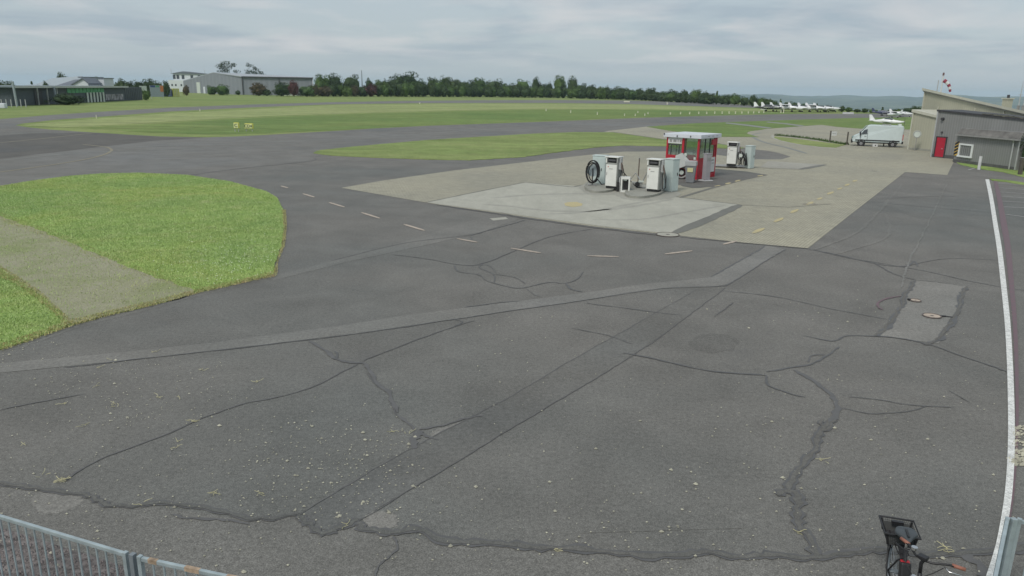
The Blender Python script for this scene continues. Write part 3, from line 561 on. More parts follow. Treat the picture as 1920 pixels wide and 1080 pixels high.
# loose litter on the asphalt
def scatter(name, regions, mat, size, seed, lab=None):
    r = random.Random(seed); mb = MB()
    for (x0, y0, x1, y1, n) in regions:
        for _ in range(n):
            px, py = r.uniform(x0, x1), r.uniform(y0, y1); g = G(px, py); s_ = size*r.uniform(.4, 1.6)*(1 if r.random() < .93 else 2.2)
            k = r.randint(4, 6); a0 = r.uniform(0, 6); el = r.uniform(.4, 1)
            vs_ = [(g.x+s_*math.cos(a0+6.283*j/k)*r.uniform(.6, 1), g.y+s_*el*math.sin(a0+6.283*j/k)*r.uniform(.6, 1), .015) for j in range(k)] + [(g.x, g.y, .018+s_*.55)]
            mb.add(vs_, [(j, (j+1) % k, k) for j in range(k)])
    o = mb.build(name, mat, None, normals=False); o['kind'] = 'stuff'; o['label'] = lab; o['category'] = 'litter'; return o
scatter('gravel_litter', [(80, 680, 420, 800, 70), (0, 700, 300, 950, 60), (480, 780, 760, 960, 120), (300, 760, 700, 1000, 70), (860, 590, 1150, 720, 40), (560, 860, 950, 980, 45), (1100, 700, 1700, 1000, 60), (700, 950, 1900, 1075, 110), (1580, 560, 1900, 900, 50), (0, 640, 130, 690, 40), (1250, 560, 1700, 620, 30), (1180, 480, 1700, 620, 40), (0, 930, 500, 1075, 60), (0, 700, 1900, 1075, 400), (60, 670, 450, 800, 110), (450, 800, 780, 980, 150)], 'litter', .0145, 3, 'pale pebbles and crumbs scattered over the dark asphalt')
scatter('gravel_rubble', [(1898, 800, 1940, 875, 260), (1890, 860, 1935, 878, 60)], 'litter', .03, 5, 'heap of pale crumbs beside the white edge line at the right')
mb = MB(); r_ = random.Random(11)
for (px, py) in [(360, 792), (333, 840), (331, 828), (222, 762), (215, 762), (180, 728), (125, 757), (182, 691), (214, 675), (297, 745), (340, 750), (400, 925), (410, 930), (270, 946), (492, 930), (763, 815), (740, 810), (286, 663), (115, 902), (105, 905), (80, 893), (1540, 864), (1500, 1000), (650, 985), (1043, 1035), (1772, 1034), (1778, 1030), (45, 836), (160, 799), (110, 907), (480, 716), (378, 695)]:
    g = G(px, py)
    for _ in range(r_.randint(2, 5)):
        a = r_.uniform(0, 6.28); L = r_.uniform(.05, .16); c = r_.uniform(-.6, .6)
        p_ = [Vector((g.x+r_.uniform(-.05, .05), g.y+r_.uniform(-.05, .05), .02))]
        for q in range(3): a += c; p_.append(p_[-1]+Vector((math.cos(a)*L/3, math.sin(a)*L/3, r_.uniform(-.004, .02))))
        mb.tube(p_, .0035, 4)
o = mb.build('straw_litter', 'straw', None, normals=False); tag(o, 'dry yellowish grass stalks lying about on the dark asphalt', 'litter', kind='stuff')

# ------------------------------------------------------------------ grass blades on the near island
def inside(px, py, poly):
    c = False; n = len(poly); j = n-1
    for i in range(n):
        xi, yi = poly[i]; xj, yj = poly[j]
        if (yi > py) != (yj > py) and px < (xj-xi)*(py-yi)/(yj-yi)+xi: c = not c
        j = i
    return c
def blade_patch(name, poly_px, holes, n, h, lab, hole_keep=.16, mat='blades'):
    W = [(G(x, y).x, G(x, y).y) for x, y in poly_px]; HW = [[(G(x, y).x, G(x, y).y) for x, y in hh] for hh in holes]
    xs = [p[0] for p in W]; ys = [p[1] for p in W]; x0, x1, y0, y1 = max(min(xs), -40), max(xs), min(ys), min(max(ys), 62)
    def mask(px, py, poly):
        c = np.zeros(px.shape, bool); m = len(poly); j = m-1
        for i in range(m):
            xi, yi = poly[i]; xj, yj = poly[j]
            if yi != yj: c ^= ((yi > py) != (yj > py)) & (px < (xj-xi)*(py-yi)/(yj-yi)+xi)
            j = i
        return c
    px = rng.uniform(x0, x1, n); py = rng.uniform(y0, y1, n); k = mask(px, py, W)
    for hh in HW: k &= ~(mask(px, py, hh) & (rng.random(n) > hole_keep))
    px, py = px[k], py[k]; m = len(px); a = rng.uniform(0, 2*np.pi, m); hh_ = h*rng.uniform(.5, 1.4, m); w = rng.uniform(.006, .014, m); ln = rng.uniform(-.04, .04, (m, 2))
    v = np.zeros((m, 3, 3)); v[:, 0] = np.stack([px-w*np.cos(a), py-w*np.sin(a), np.full(m, .034)], 1); v[:, 1] = np.stack([px+w*np.cos(a), py+w*np.sin(a), np.full(m, .034)], 1)
    v[:, 2] = np.stack([px+ln[:, 0], py+ln[:, 1], .034+hh_], 1)
    me = bpy.data.meshes.new(name); me.vertices.add(3*m); me.vertices.foreach_set('co', v.reshape(-1)); me.loops.add(3*m); me.loops.foreach_set('vertex_index', np.arange(3*m, dtype=np.int32))
    me.polygons.add(m); me.polygons.foreach_set('loop_start', np.arange(0, 3*m, 3, dtype=np.int32)); me.update(calc_edges=True); me.materials.append(M[mat])
    o = bpy.data.objects.new(name, me); COL.objects.link(o); return tag(o, lab, 'grass', kind='stuff')
blade_patch('grass', ISL, [PATH], 620000, .042, 'short bright green grass blades on the near grass island at left')
def blades_mat2():
    k = NT('dry grass blades'); f = k.noise(2., 4, .7); k.col(k.ramp(f, [(.3, (.36, .30, .13)), (.5, (.42, .42, .18)), (.7, (.46, .33, .18))])); k.rough(.8); return k.m
M['dry_blades'] = blades_mat2()
blade_patch('dry_grass', [(-60, 380), (0, 399), (60, 420), (110, 438), (180, 468), (250, 498), (310, 520), (385, 541), (372, 550), (310, 534), (250, 514), (180, 487), (110, 456), (60, 437), (0, 415), (-60, 395)], [], 60000, .035, 'dry brownish grass along the upper edge of the gravel path', mat='dry_blades')
blade_patch('dry_grass', [(-40, 488), (0, 500), (40, 525), (75, 548), (112, 582), (138, 606), (125, 614), (100, 590), (65, 560), (30, 535), (-40, 506)], [], 60000, .035, 'dry grass along the lower edge of the gravel path', mat='dry_blades')
blade_patch('dry_grass', [(0, 648), (60, 628), (130, 604), (205, 585), (290, 566), (370, 545), (470, 522), (513, 510), (520, 488), (528, 462), (532, 430), (528, 395), (536, 395), (538, 430), (534, 462), (522, 492), (519, 520), (470, 530), (370, 553), (290, 575), (205, 595), (130, 616), (60, 642), (0, 662)], [], 110000, .035, 'dry trodden grass along the edge of the near grass island', mat='dry_blades')
mb = MB(); r_ = random.Random(5)
for _ in range(260):
    px, py = r_.gauss(430, 60), r_.gauss(490, 28)
    if not inside(px, py, ISL) or inside(px, py, PATH): continue
    g = G(px, py); s_ = r_.uniform(.010, .02); mb.add([(g.x-s_, g.y, .09), (g.x+s_, g.y-s_, .09), (g.x, g.y+s_, .09), (g.x, g.y, .11)], [(0, 1, 3), (1, 2, 3), (2, 0, 3)])
tag(mb.build('clover_flowers', 'clover', None, normals=False), 'tiny white clover flowers in the near grass island', 'flowers', kind='stuff')

# ------------------------------------------------------------------ trees
def crown_mesh(name, seed, n=1500, sparse=False, cone=False, wide=1.0):
    r = np.random.default_rng(seed); verts = []; faces = []
    nb = 14 if cone else 44 if sparse else 30; blobs = []
    for i in range(nb):
        if cone: z = r.uniform(.02, .98); rad = (1-z)*.42; a = r.uniform(0, 6.28); c = np.array([rad*.6*np.cos(a), rad*.6*np.sin(a), z]); br = max(.07, rad*.55)
        else:
            z = r.uniform(.10, .86); rad = .50*np.sqrt(max(.05, 1-((z-.42)/.58)**2)); a = r.uniform(0, 6.28); q = np.sqrt(r.random())*rad*.72
            c = np.array([q*np.cos(a), q*np.sin(a), z]); br = r.uniform(.12, .20)*(.62 if sparse else 1)
        blobs.append((c, br))
    if not sparse:
        bm = bmesh.new(); bmesh.ops.create_icosphere(bm, subdivisions=3, radius=1)
        for v in bm.verts:
            k = 1+.12*math.sin(v.co.x*5+seed)+.12*math.sin(v.co.y*6+v.co.z*5)
            if cone: t = (v.co.z+1)/2; v.co = Vector((v.co.x*.3*(1-t*.9), v.co.y*.3*(1-t*.9), t*.9))
            else: v.co = Vector((v.co.x*.33*k, v.co.y*.33*k, .43+v.co.z*.37*k))
        bm.verts.index_update(); verts += [tuple(v.co) for v in bm.verts]; faces += [tuple(v.index for v in f.verts) for f in bm.faces]; bm.free()
    for _ in range(n):
        c, br = blobs[r.integers(len(blobs))]; d = r.normal(size=3); d /= np.linalg.norm(d); p_ = c + d*br*r.uniform(.75, 1.12)*np.array([1, 1, .85])
        if p_[2] < .0: continue
        nrm = d + r.normal(size=3)*.55; nrm /= np.linalg.norm(nrm); u = np.cross(nrm, [0, 0, 1.]); u /= (np.linalg.norm(u)+1e-6); w = np.cross(nrm, u)
        s_ = r.uniform(.016, .040)*(1. if not sparse else .7); o = len(verts); a = r.uniform(0, 3.14); u2 = u*np.cos(a)+w*np.sin(a); w2 = -u*np.sin(a)+w*np.cos(a)
        for k, l in ((-1, 0), (0, -.6), (1, 0), (0, .6)): verts.append(tuple(p_+u2*s_*k+w2*s_*l))
        faces.append((o, o+1, o+2, o+3))
    me = bpy.data.meshes.new(name); me.from_pydata(verts, [], faces); me.update(); return me, blobs
CM = {}
for k in range(6): CM['round%d' % k] = crown_mesh('crown', 20+k, 2200)
for k in range(2): CM['cone%d' % k] = crown_mesh('crown', 40+k, 1100, cone=True)
for k in range(3): CM['sparse%d' % k] = crown_mesh('crown', 50+k, 2000, sparse=True)
CMM = {}
def crown_for(key, mat):
    if (key, mat) not in CMM:
        me = CM[key][0].copy(); me.materials.append(M[mat]); CMM[(key, mat)] = me
    return CMM[(key, mat)]
TRN = [0]
def tree(name, label, cat, loc, h, w, key='round', mat='leaf', trunk=.12, group=None, bush=False):
    TRN[0] += 1; nvar = {'round': 6, 'cone': 2, 'sparse': 3}[key]; kk = '%s%d' % (key, TRN[0] % nvar)
    root = thing(name, label, cat, loc, random.uniform(0, 6.28), group)
    cr = bpy.data.objects.new('crown', crown_for(kk, mat)); COL.objects.link(cr); cr.parent = root
    z0 = h*(.02 if bush else trunk); cr.location = (0, 0, z0); cr.scale = (w, w, h-z0)
    mb = MB(); tr = max(.04, h*.018); mb.tube([(0, 0, -.3), (0, 0, h*.3), (w*.02, 0, h*.75)], [tr*1.4, tr, tr*.3], 6)
    for c, br in CM[kk][1][:9 if key == 'sparse' else 5]: mb.tube([(0, 0, h*.22+z0*.5), (c[0]*w*.5, c[1]*w*.5, z0+(h-z0)*(c[2]*.7)), (c[0]*w, c[1]*w, z0+(h-z0)*c[2])], [tr*.6, tr*.35, tr*.15], 5)
    mb.build('trunk', 'bark', root); return root
def tree_px(name, label, cat, px, ytop, t, hw, on=None, **k):
    d = ray(px, ytop); top = CAM + d*t; z = terrain(top.x, top.y)
    return tree(name, label, cat, (top.x, top.y, z), top.z-z+.4, 2*hw/FPX*t, **k)
def tbase(px, py): return depth(G(px, py))
BASE = [(0, 203), (300, 184), (600, 181), (760, 181.5), (900, 182), (1050, 184), (1200, 188), (1300, 193.5), (1400, 199.5), (1440, 203)]
def bt(px): return tbase(px, lerp_tab(px, BASE))
ORD = ['first', 'second', 'third', 'fourth', 'fifth', 'sixth', 'seventh', 'eighth', 'ninth', 'tenth', 'eleventh', 'twelfth', 'thirteenth', 'fourteenth', 'fifteenth', 'sixteenth', 'seventeenth', 'eighteenth', 'nineteenth', 'twentieth']
ORD += ['twenty-'+o for o in ORD[:9]] + ['thirtieth'] + ['thirty-'+o for o in ORD[:9]] + ['fortieth'] + ['forty-'+o for o in ORD[:9]] + ['fiftieth'] + ['fifty-'+o for o in ORD[:9]] + ['sixtieth'] + ['sixty-'+o for o in ORD[:9]] + ['seventieth']+ ['seventy-'+o for o in ORD[:9]]
# behind the hangar
tree_px('tree', 'loose grey green tree above the hangar roof, the left one of two', 'tree', 424, 112, tbase(500, 178)+60, 27, key='sparse', mat='leaf_sparse', trunk=.25)
tree_px('tree', 'loose grey green tree above the hangar roof, the right one of two', 'tree', 478, 116, tbase(500, 178)+60, 25, key='sparse', mat='leaf_sparse', trunk=.25)
ROW = [(603, 138, 14), (627, 137, 12), (657, 138, 15), (692, 146, 7), (710, 150, 10), (725, 148, 12), (743, 142, 14), (762, 134, 20), (780, 146, 12), (792, 154, 8), (812, 145, 10), (836, 141, 9), (822, 148, 15), (850, 145, 15), (872, 149, 12), (888, 149, 11), (901, 146, 13), (925, 147, 16), (943, 156, 10),
       (962, 156, 11), (980, 147, 13), (1005, 143, 8), (1018, 157, 10), (1030, 153, 6), (1050, 140, 10), (1074, 142, 9), (1090, 155, 11), (1108, 158, 11), (1125, 163, 9), (1137, 160, 6), (1150, 165, 10), (1165, 162, 12), (1182, 166, 10), (1198, 165, 9), (1219, 165, 11), (1235, 170, 9), (1248, 171, 8), (1262, 168, 10), (1275, 171, 8), (1285, 168, 8), (1305, 168, 10), (1322, 171, 10), (1337, 175, 8)]
for i, (px, yt, hw) in enumerate(ROW):
    tall = hw <= 10 and yt < 158
    tree_px('tree', '%s tree from the left in the long row beyond the runway, %s' % (ORD[i], 'slim and standing tall' if tall else 'broad and dark green'), 'tree', px, yt, bt(px)+random.uniform(2, 14), hw*1.45, key='round', mat='leaf' if i % 4 else 'leaf_light', trunk=.02 if not tall else .06, group='trees in the row beyond the runway')
FILL = [(x, lerp_tab(x, [(595, 157), (700, 158), (760, 150), (850, 155), (960, 160), (1060, 160), (1150, 168), (1300, 177), (1345, 181)])) for x in range(590, 1345, 12)]
for i, (px, yt) in enumerate(FILL):
    red = 680 < px < 700; br = px < 625 or (655 < px < 672)
    lab = 'low %s bush along the foot of the tree row, %s from the left' % ('dark red' if red else 'brownish' if br else 'dark green', ORD[i])
    tree_px('bush', lab, 'bush', px+random.uniform(-3, 3), yt+random.uniform(-2, 5), bt(px)-random.uniform(0, 6), 13, bush=True, mat='leaf_red' if red else 'leaf_brown' if br else random.choice(['leaf', 'leaf', 'leaf_light']), group='bushes at the foot of the tree row')
RIGHTROW = [(1345, 172, 7, 'cone', 0), (1354, 177, 9, 'round', 0), (1367, 178, 9, 'round', 0), (1380, 176, 10, 'round', 0), (1397, 181, 9, 'round', 0), (1413, 178, 9, 'round', 0), (1428, 184, 7, 'round', 0), (1440, 184, 8, 'round', 1), (1452, 189, 7, 'round', 1), (1464, 187, 6, 'cone', 1), (1478, 191, 8, 'round', 1), (1492, 193, 8, 'round', 1), (1506, 196, 7, 'round', 1),
            (1520, 198, 7, 'round', 1), (1532, 196, 5, 'cone', 1), (1548, 199, 7, 'round', 1), (1562, 202, 7, 'round', 1), (1579, 200, 6, 'round', 1), (1592, 203, 7, 'round', 1), (1607, 206, 7, 'round', 1), (1622, 205, 6, 'round', 1), (1637, 207, 8, 'round', 1), (1655, 203, 6, 'cone', 1), (1670, 207, 9, 'round', 1), (1686, 206, 9, 'round', 1), (1702, 203, 9, 'round', 1), (1718, 200, 10, 'round', 1)]
for i, (px, yt, hw, ky, far) in enumerate(RIGHTROW):
    t = bt(px)+6 if not far else tbase(px, lerp_tab(px, [(1440, 203), (1500, 206.5), (1560, 209.5), (1640, 212), (1720, 214)]))
    tree_px('tree', '%s %s from the left in the line falling away before the blue hills' % (ORD[i], 'pointed conifer' if ky == 'cone' else 'round dark tree'), 'tree', px, yt, t, hw*1.3, key=ky, mat='leaf' if i % 3 else 'leaf_light', trunk=.03, group='trees before the blue hills')
# bushes before the hangar and trees round the left buildings
SH = tbase(500, 178.5)
for px, yt, t, hw, mt, ky, lab in [(396, 161, SH-30, 9, 'leaf_light', 'round', 'round green bush before the gable of the hangar, left of its bigger neighbour'), (416, 158, SH-30, 13, 'leaf_light', 'round', 'big green bush before the gable end of the hangar'),
        (446, 170, SH-12, 5, 'leaf', 'round', 'small dark bush by the corner of the hangar'), (485, 156, SH-25, 16, 'leaf_brown', 'round', 'round dark reddish bush before the long hangar wall'), (500, 168, SH-25, 9, 'leaf', 'round', 'low dark bush right of the round reddish one before the hangar'),
        (530, 154, SH-30, 17, 'leaf', 'round', 'widest green bush before the long hangar wall'), (550, 150, SH-34, 9, 'leaf_red', 'round', 'red leaved bush before the long hangar wall'), (575, 160, SH-30, 15, 'leaf_light', 'round', 'low green bush at the right end of the hangar'),
        (348, 160, SH-60, 6, 'leaf_brown', 'round', 'brownish small tree by the yellow container'), (311, 152, 300, 6, 'leaf', 'round', 'narrow dark tree left of the white house'), (273, 168, 235, 5, 'leaf_light', 'round', 'green bush beside the colourful banner'),
        (9, 152, 205, 13, 'leaf', 'round', 'dark tree at the left edge behind the pale pole'), (-14, 156, 205, 14, 'leaf', 'round', 'dark tree just outside the left edge'), (59, 154, 300, 5, 'leaf', 'cone', 'pointed dark tree behind the low sheds'), (85, 152, 245, 4, 'leaf', 'round', 'small dark tree before the pale roof'),
        (112, 136, 285, 6, 'leaf', 'round', 'dark treetop above the ridge of the pale roof'), (122, 140, 285, 7, 'leaf', 'round', 'lower treetop right of the one above the pale roof ridge'), (176, 144, 300, 8, 'leaf_light', 'round', 'green tree between the white gable and the white box'), (201, 148, 300, 7, 'leaf', 'round', 'dark tree just right of the white box'), (212, 155, 300, 6, 'leaf', 'round', 'low dark tree behind the shed roof'),
        (226, 147, 300, 8, 'leaf', 'round', 'pointed tree behind the dark wall, first of three'), (239, 153, 300, 8, 'leaf', 'round', 'rounded tree behind the dark wall'), (260, 150, 300, 7, 'leaf', 'round', 'dark tree behind the right end of the dark wall'), (278, 147, 300, 8, 'leaf', 'round', 'pointed tree behind the banners'), (293, 152, 300, 9, 'leaf', 'round', 'rounded dark tree behind the colourful banner'), (250, 157, 300, 9, 'leaf', 'round', 'low hedge tree behind the dark wall')]:
    tree_px('bush' if 'bush' in lab else 'tree', lab, 'bush' if 'bush' in lab else 'tree', px, yt, t, hw*(1.3 if px > 300 else 1.7), key=ky, mat=mt, trunk=.03, bush='bush' in lab)
d_ = ray(678, 132); tp = CAM+d_*700
pole = MB().tube([(tp.x, tp.y, 0), (tp.x, tp.y, tp.z)], [.55, .25], 5).build('radio_mast', 'dark_grey'); tag(pole, 'thin distant mast rising between the trees right of the hangar', 'mast')

# ------------------------------------------------------------------ generic placing
def frame(pa, pb):                       # rotation so that local +x runs from pa to pb
    return math.atan2(pb.y-pa.y, pb.x-pa.x)
def zat(px, py, x, y):                   # height at which the view ray passes over ground point (x,y)
    d = ray(px, py); t = y/d.y; return H+d.z*t

# ------------------------------------------------------------------ buildings at left
def B(px, py): g = G(px, py); g.z = 0; return g
# long dark shed
a, b = B(25, 199), B(268, 187); rz = frame(a, b); L = (b-a).length; sh = L/243
root = thing('clubhouse', 'long low dark building with green garage front and pale fascia at the left', 'building', tuple(a), rz)
S_ = FPX/depth(a); u = lambda px: L*(px-25)/243.
hh = zat(25, 164, a.x, a.y)
MB().box((u(146), 7, hh/2), (L, 14, hh)).build('wall', 'shed_dark', root)
MB().box((u(122), 6.7, hh+.12), (u(222)-u(20), 15.6, .28)).build('roof', 'shed_roof', root)
MB().box((u(122), -1.17, hh+.12), (u(222)-u(20), .12, .45)).build('fascia', 'alu', root)
for px in (21, 77): MB().tube([(u(px), -1.4, 0), (u(px)-.4, -1.4, hh*1.02+ (1.2 if px < 40 else 0))], .26, 6).build('column', 'roof_pale', root)
for px in (54, 68, 83): MB().box((u(px), -.9, hh/2), (.22, .22, hh)).build('column', 'alu', root)
MB().box((u(60), -.05, hh*.45), (u(66)-u(55), .2, hh*.86)).build('door', 'dark_trim', root)
gw = (u(175)-u(105))/10
for i in range(10): MB().box((u(105)+gw*(i+.5), -.08, hh*.80), (gw*.86, .16, hh*.30)).build('green_panel', 'green_door', root)
for i in range(6): MB().box((u(140)+i*(u(175)-u(140))/5.5, -.22, hh*.33), (gw*.42, .16, hh*.66)).build('white_panel', 'bone', root)
MB().box((u(197), -.08, hh*.30), (u(218)-u(178), .15, hh*.42)).build('mural', 'mural', root)
for i in range(10): MB().box((u(222)+i*(u(268)-u(222))/10+.4, -.04, hh*.5), (.18, .08, hh)).build('batten', 'dark_grey', root)
c = G(121, 196.5); tree('bush', 'clipped dark hedge before the green garage front', 'hedge', (c.x+.6, c.y, 0), 2.9, 8.4, mat='leaf', bush=True); tree('bush', 'lower yellow green bush left of the clipped hedge', 'bush', (c.x-6.2, c.y+.2, 0), 2.3, 5.4, mat='leaf_light', bush=True)
# pale roofs behind
def gable(name, lab, cat, pts, t, dep, wallm, roofm, parts=True):
    # pts: px of left eave, ridge left, ridge right, right eave, plus base
    (lx, ly), (r1x, r1y), (r2x, r2y), (rx, ry) = pts; P_ = [Wt(x, y, t) for x, y in pts]
    root = thing(name, lab, cat, (P_[0].x, P_[0].y, 0), frame(P_[0], P_[3])); inv = Matrix.Rotation(-frame(P_[0], P_[3]), 3, 'Z')
    Q = [inv @ (p-Vector((P_[0].x, P_[0].y, 0))) for p in P_]; w = Q[3].x; ze = min(Q[0].z, Q[3].z)
    MB().box((w/2, dep/2, ze/2), (w, dep, ze)).build('wall', wallm, root)
    mb = MB(); e0, e1, f0, f1 = Q[0], Q[3], Q[1], Q[2]; o = .4
    vs = [(-o, -o, ze), (w+o, -o, ze), (w+o, dep+o, ze), (-o, dep+o, ze), (f0.x, dep*.5, f0.z), (f1.x, dep*.5, f1.z), (-o, -o, ze-.25), (w+o, -o, ze-.25), (w+o, dep+o, ze-.25), (-o, dep+o, ze-.25)]
    mb.add(vs, [(0, 1, 5, 4), (1, 2, 5), (2, 3, 4, 5), (3, 0, 4), (0, 6, 7, 1), (1, 7, 8, 2), (2, 8, 9, 3), (3, 9, 6, 0), (6, 9, 8, 7)]); mb.build('roof', roofm, root); return root, w, ze
gable('house', 'pale hipped roof house rising behind the long dark building', 'house', [(66, 160), (84, 146), (140, 142), (152, 159)], 246, 10, 'shed_roof', 'roof_pale')
gable('shed', 'dark pitched roof shed in front of the white gable', 'shed', [(104, 162), (128, 149), (150, 148), (160, 162)], 236, 8, 'shed_roof', 'roof_mid')
gable('shed', 'low shed with flat pitched roof at the left edge', 'shed', [(24, 165), (36, 159), (56, 158), (68, 164)], 236, 8, 'shed_dark', 'roof_pale')
a = Wt(137, 163, 232); b = Wt(166, 163, 232); root = thing('house', 'small white gabled house behind the dark building', 'house', (a.x, a.y, 0), frame(a, b)); w = (b-a).length; z1 = a.z; z2 = Wt(157, 148, 232).z
MB().extr([(0, 0), (w, 0), (w, z1+1.2), (w*.7, z2), (0, z1+.8)], 'y', 0, 7).build('wall', 'house_white', root); MB().extr([(-.4, z1+.5), (w*.7, z2), (w+.4, z1+.9), (w+.4, z1+1.2), (w*.7, z2+.35), (-.4, z1+.85)], 'y', -.4, 7.4).build('roof', 'roof_mid', root)
a = Wt(186, 163, 240); b = Wt(196, 163, 240); z = Wt(186, 147, 240).z; root = thing('house', 'narrow white box shaped house behind the dark building', 'house', (a.x, a.y, 0), frame(a, b)); MB().box(((b-a).length/2, 3, z/2), ((b-a).length, 6, z)).build('wall', 'house_white', root); MB().box(((b-a).length/2, 3, z+.1), ((b-a).length+.5, 6.5, .2)).build('roof', 'roof_mid', root)
a = Wt(150, 158, 250); b = Wt(170, 158, 250); z = Wt(150, 145, 250).z; root = thing('house', 'pale roofed house behind the small white gable', 'house', (a.x, a.y, 0), frame(a, b)); MB().box(((b-a).length/2, 4, z/2), ((b-a).length, 8, z)).build('wall', 'roof_pale', root); MB().box(((b-a).length/2, 4, z+.1), ((b-a).length+.6, 8.5, .25)).build('roof', 'roof_mid', root)
# banners and containers
def panelsign(name, lab, cat, x0, x1, y0, y1, yb, mats):
    a, b = B(x0, yb), B(x1, yb); L = (b-a).length; zt = zat(x0, y0, a.x, a.y); zb = max(.15, zat(x0, y1, a.x, a.y)); root = thing(name, lab, cat, tuple(a), frame(a, b))
    for k, (f0, f1, g0, g1, m_) in enumerate(mats): MB().box((L*(f0+f1)/2, .02*-k, zb+(zt-zb)*(g0+g1)/2), (L*(f1-f0), .12, (zt-zb)*(g1-g0))).build('panel', m_, root)
    for f in (.06, .94): MB().box((L*f, .12, zt/2), (.14, .1, zt)).build('post', 'alu', root)
    return root
panelsign('banner', 'large pale banner with blue and orange top by the dark wall', 'banner', 283, 308, 160, 181.5, 185, [(0, 1, 0, 1, 'roof_pale'), (.03, .40, .83, .99, 'blue_box'), (.76, .99, .45, .98, 'orange'), (.45, .72, .86, .97, 'green_door')])
panelsign('banner', 'small white sign panel left of the large colourful banner', 'sign', 264, 277, 161, 171, 186, [(0, 1, 0, 1, 'bone')])
def container(lab, x0, x1, y0, yb, m_, cat='container'):
    a, b = B(x0, yb), B(x1, yb); L = (b-a).length; zt = zat(x0, y0, a.x, a.y); root = thing('container', lab, cat, tuple(a), frame(a, b)); MB().box((L/2, 2, zt/2), (L, 4, zt), bev=.05).build('body', m_, root)
    for f in (.25, .5, .75): MB().box((L*f, -.02, zt/2), (.12, .1, zt*.85)).build('door_bar', 'alu', root)
container('dark blue container left of the yellow one', 313, 323, 166, 181, 'blue_box'); container('yellow green container before the white house', 325, 337, 166, 181, 'yellow_box')
# white two storey house
t = SH+80; a = Wt(315, 150, t); b = Wt(384, 150, t); root = thing('house', 'white two storey house with windows and flat roof terrace beside the hangar', 'house', (a.x, a.y, 0), frame(a, b)); w = (b-a).length; z1 = a.z; z2 = Wt(325, 138, t).z
MB().box((w*.5, 5, z1/2), (w, 10, z1)).build('wall', 'house_white', root); MB().box((w*.53, 6, (z1+z2)/2), (w*.84, 8, z2-z1)).build('upper_storey', 'house_white', root)
MB().extr([(w*.05, z2), (w*.4, z2+1.5), (w*1.02, z2+.3), (w*1.02, z2), ], 'y', 1.2, 10.5).build('roof', 'roof_mid', root)
for f in (.14, .24, .38, .62, .82):
    MB().box((w*f, 1.95, z1+(z2-z1)*.5), (w*.07, .12, (z2-z1)*.62)).build('window', 'glass', root)
for f in (.1, .2, .35, .43): MB().box((w*f, -.03, z1*.58), (w*.04, .12, z1*.17)).build('window', 'glass', root)
for f in (.07, .98): MB().tube([(w*f, 2, z2), (w*f, 2, z2+3)], .12, 5).build('aerial', 'alu', root)
# hangar
tg = SH; gl, gr = Wt(345, 170, tg+45), Wt(455, 170, tg); er = Wt(588, 170, tg+5)
p0, p1, p2 = (Vector((v.x, v.y, 0)) for v in (gl, gr, er)); rz = frame(p1, p2); root = thing('hangar', 'big blue grey hangar with low pitched pale roof, far left', 'hangar', tuple(p1), rz); inv = Matrix.Rotation(-rz, 3, 'Z')
q0 = inv @ (p0-p1); q2 = inv @ (p2-p1); zt = zat(455, 144, p1.x, p1.y); zr = zat(588, 144.5, p2.x, p2.y); mid = q0*.5; ridge = Wt(406, 137.5, tg+22); zrid = ridge.z; zl = zat(345, 152, p0.x, p0.y); 
rq = Vector((q0.x*.45, q0.y*.45, 0)); L = q2.x
MB().add([(0, 0, 0), (q0.x, q0.y, 0), (q0.x, q0.y, zl), (rq.x, rq.y, zrid), (0, 0, zt), (q2.x, 0, 0), (q2.x+q0.x, q0.y, 0), (q2.x+q0.x, q0.y, zl), (q2.x+rq.x, rq.y, zrid-1), (q2.x, 0, zt)],
         [(0, 1, 2, 3, 4), (5, 9, 8, 7, 6), (0, 4, 9, 5), (1, 6, 7, 2)]).build('wall', 'hangar_clad', root)
MB().add([(-.3, -.6, zt-.1), (L+.3, -.6, zt-.1), (L+rq.x, rq.y, zrid-.9), (rq.x, rq.y, zrid+.1), (L+q0.x, q0.y+.5, zl), (q0.x, q0.y+.5, zl), (-.3, -.6, zt+.35), (L+.3, -.6, zt+.35), (L+rq.x, rq.y, zrid-.5), (rq.x, rq.y, zrid+.5), (L+q0.x, q0.y+.5, zl+.4), (q0.x, q0.y+.5, zl+.4)],
         [(6, 7, 8, 9), (9, 8, 10, 11), (0, 1, 7, 6), (0, 6, 9, 3), (3, 9, 11, 5), (1, 2, 8, 7), (2, 4, 10, 8), (0, 3, 2, 1), (3, 5, 4, 2)]).build('roof', 'hangar_roof', root)
for f in (0, .515, .99): MB().box((L*f+.2, -.25, zt/2), (.5, .4, zt)).build('downpipe', 'dark_grey' if f < .9 else 'roof_white', root)
MB().box((L*.5, -.75, zt), (L, .25, .5)).build('gutter', 'dark_grey', root)
MB().box((L*.62, -.3, 1.6), (9, .2, 4.4)).build('door', 'bone', root)
gd = q0.normalized(); an = math.atan2(gd.y, gd.x); nn = Vector((gd.y, -gd.x, 0)); nn = nn if nn.y < 0 else -nn
for f, w_, h_, m_ in ((.72, 4.2, 6.0, 'bone'), (.93, 3.0, 3.5, 'brown_wall'), (.62, 2.0, 3.6, 'roof_white')):
    c = q0*f; MB().box((c.x+nn.x*.15, c.y+nn.y*.15, h_/2), (w_, .3, h_), rz=an).build('door', m_, root)
# grassy bank edge and far posts
for i, px in enumerate(list(range(4, 50, 9))):
    g = G(px, 201); o = MB().tube([(g.x, g.y, 0), (g.x, g.y, 1.6)], .09, 5).build('fence_post', 'alu'); tag(o, '%s thin pale fence post from the left edge, before the long dark building' % ORD[i], 'post', 'thin pale fence posts at the left')
g = G(6, 203); o = MB().box((g.x, g.y, .5), (1.3, 1.0, 1.0), bev=.25).build('silage_bale', 'roof_white'); tag(o, 'small pale wrapped bundle at the left edge by the posts', 'bundle')

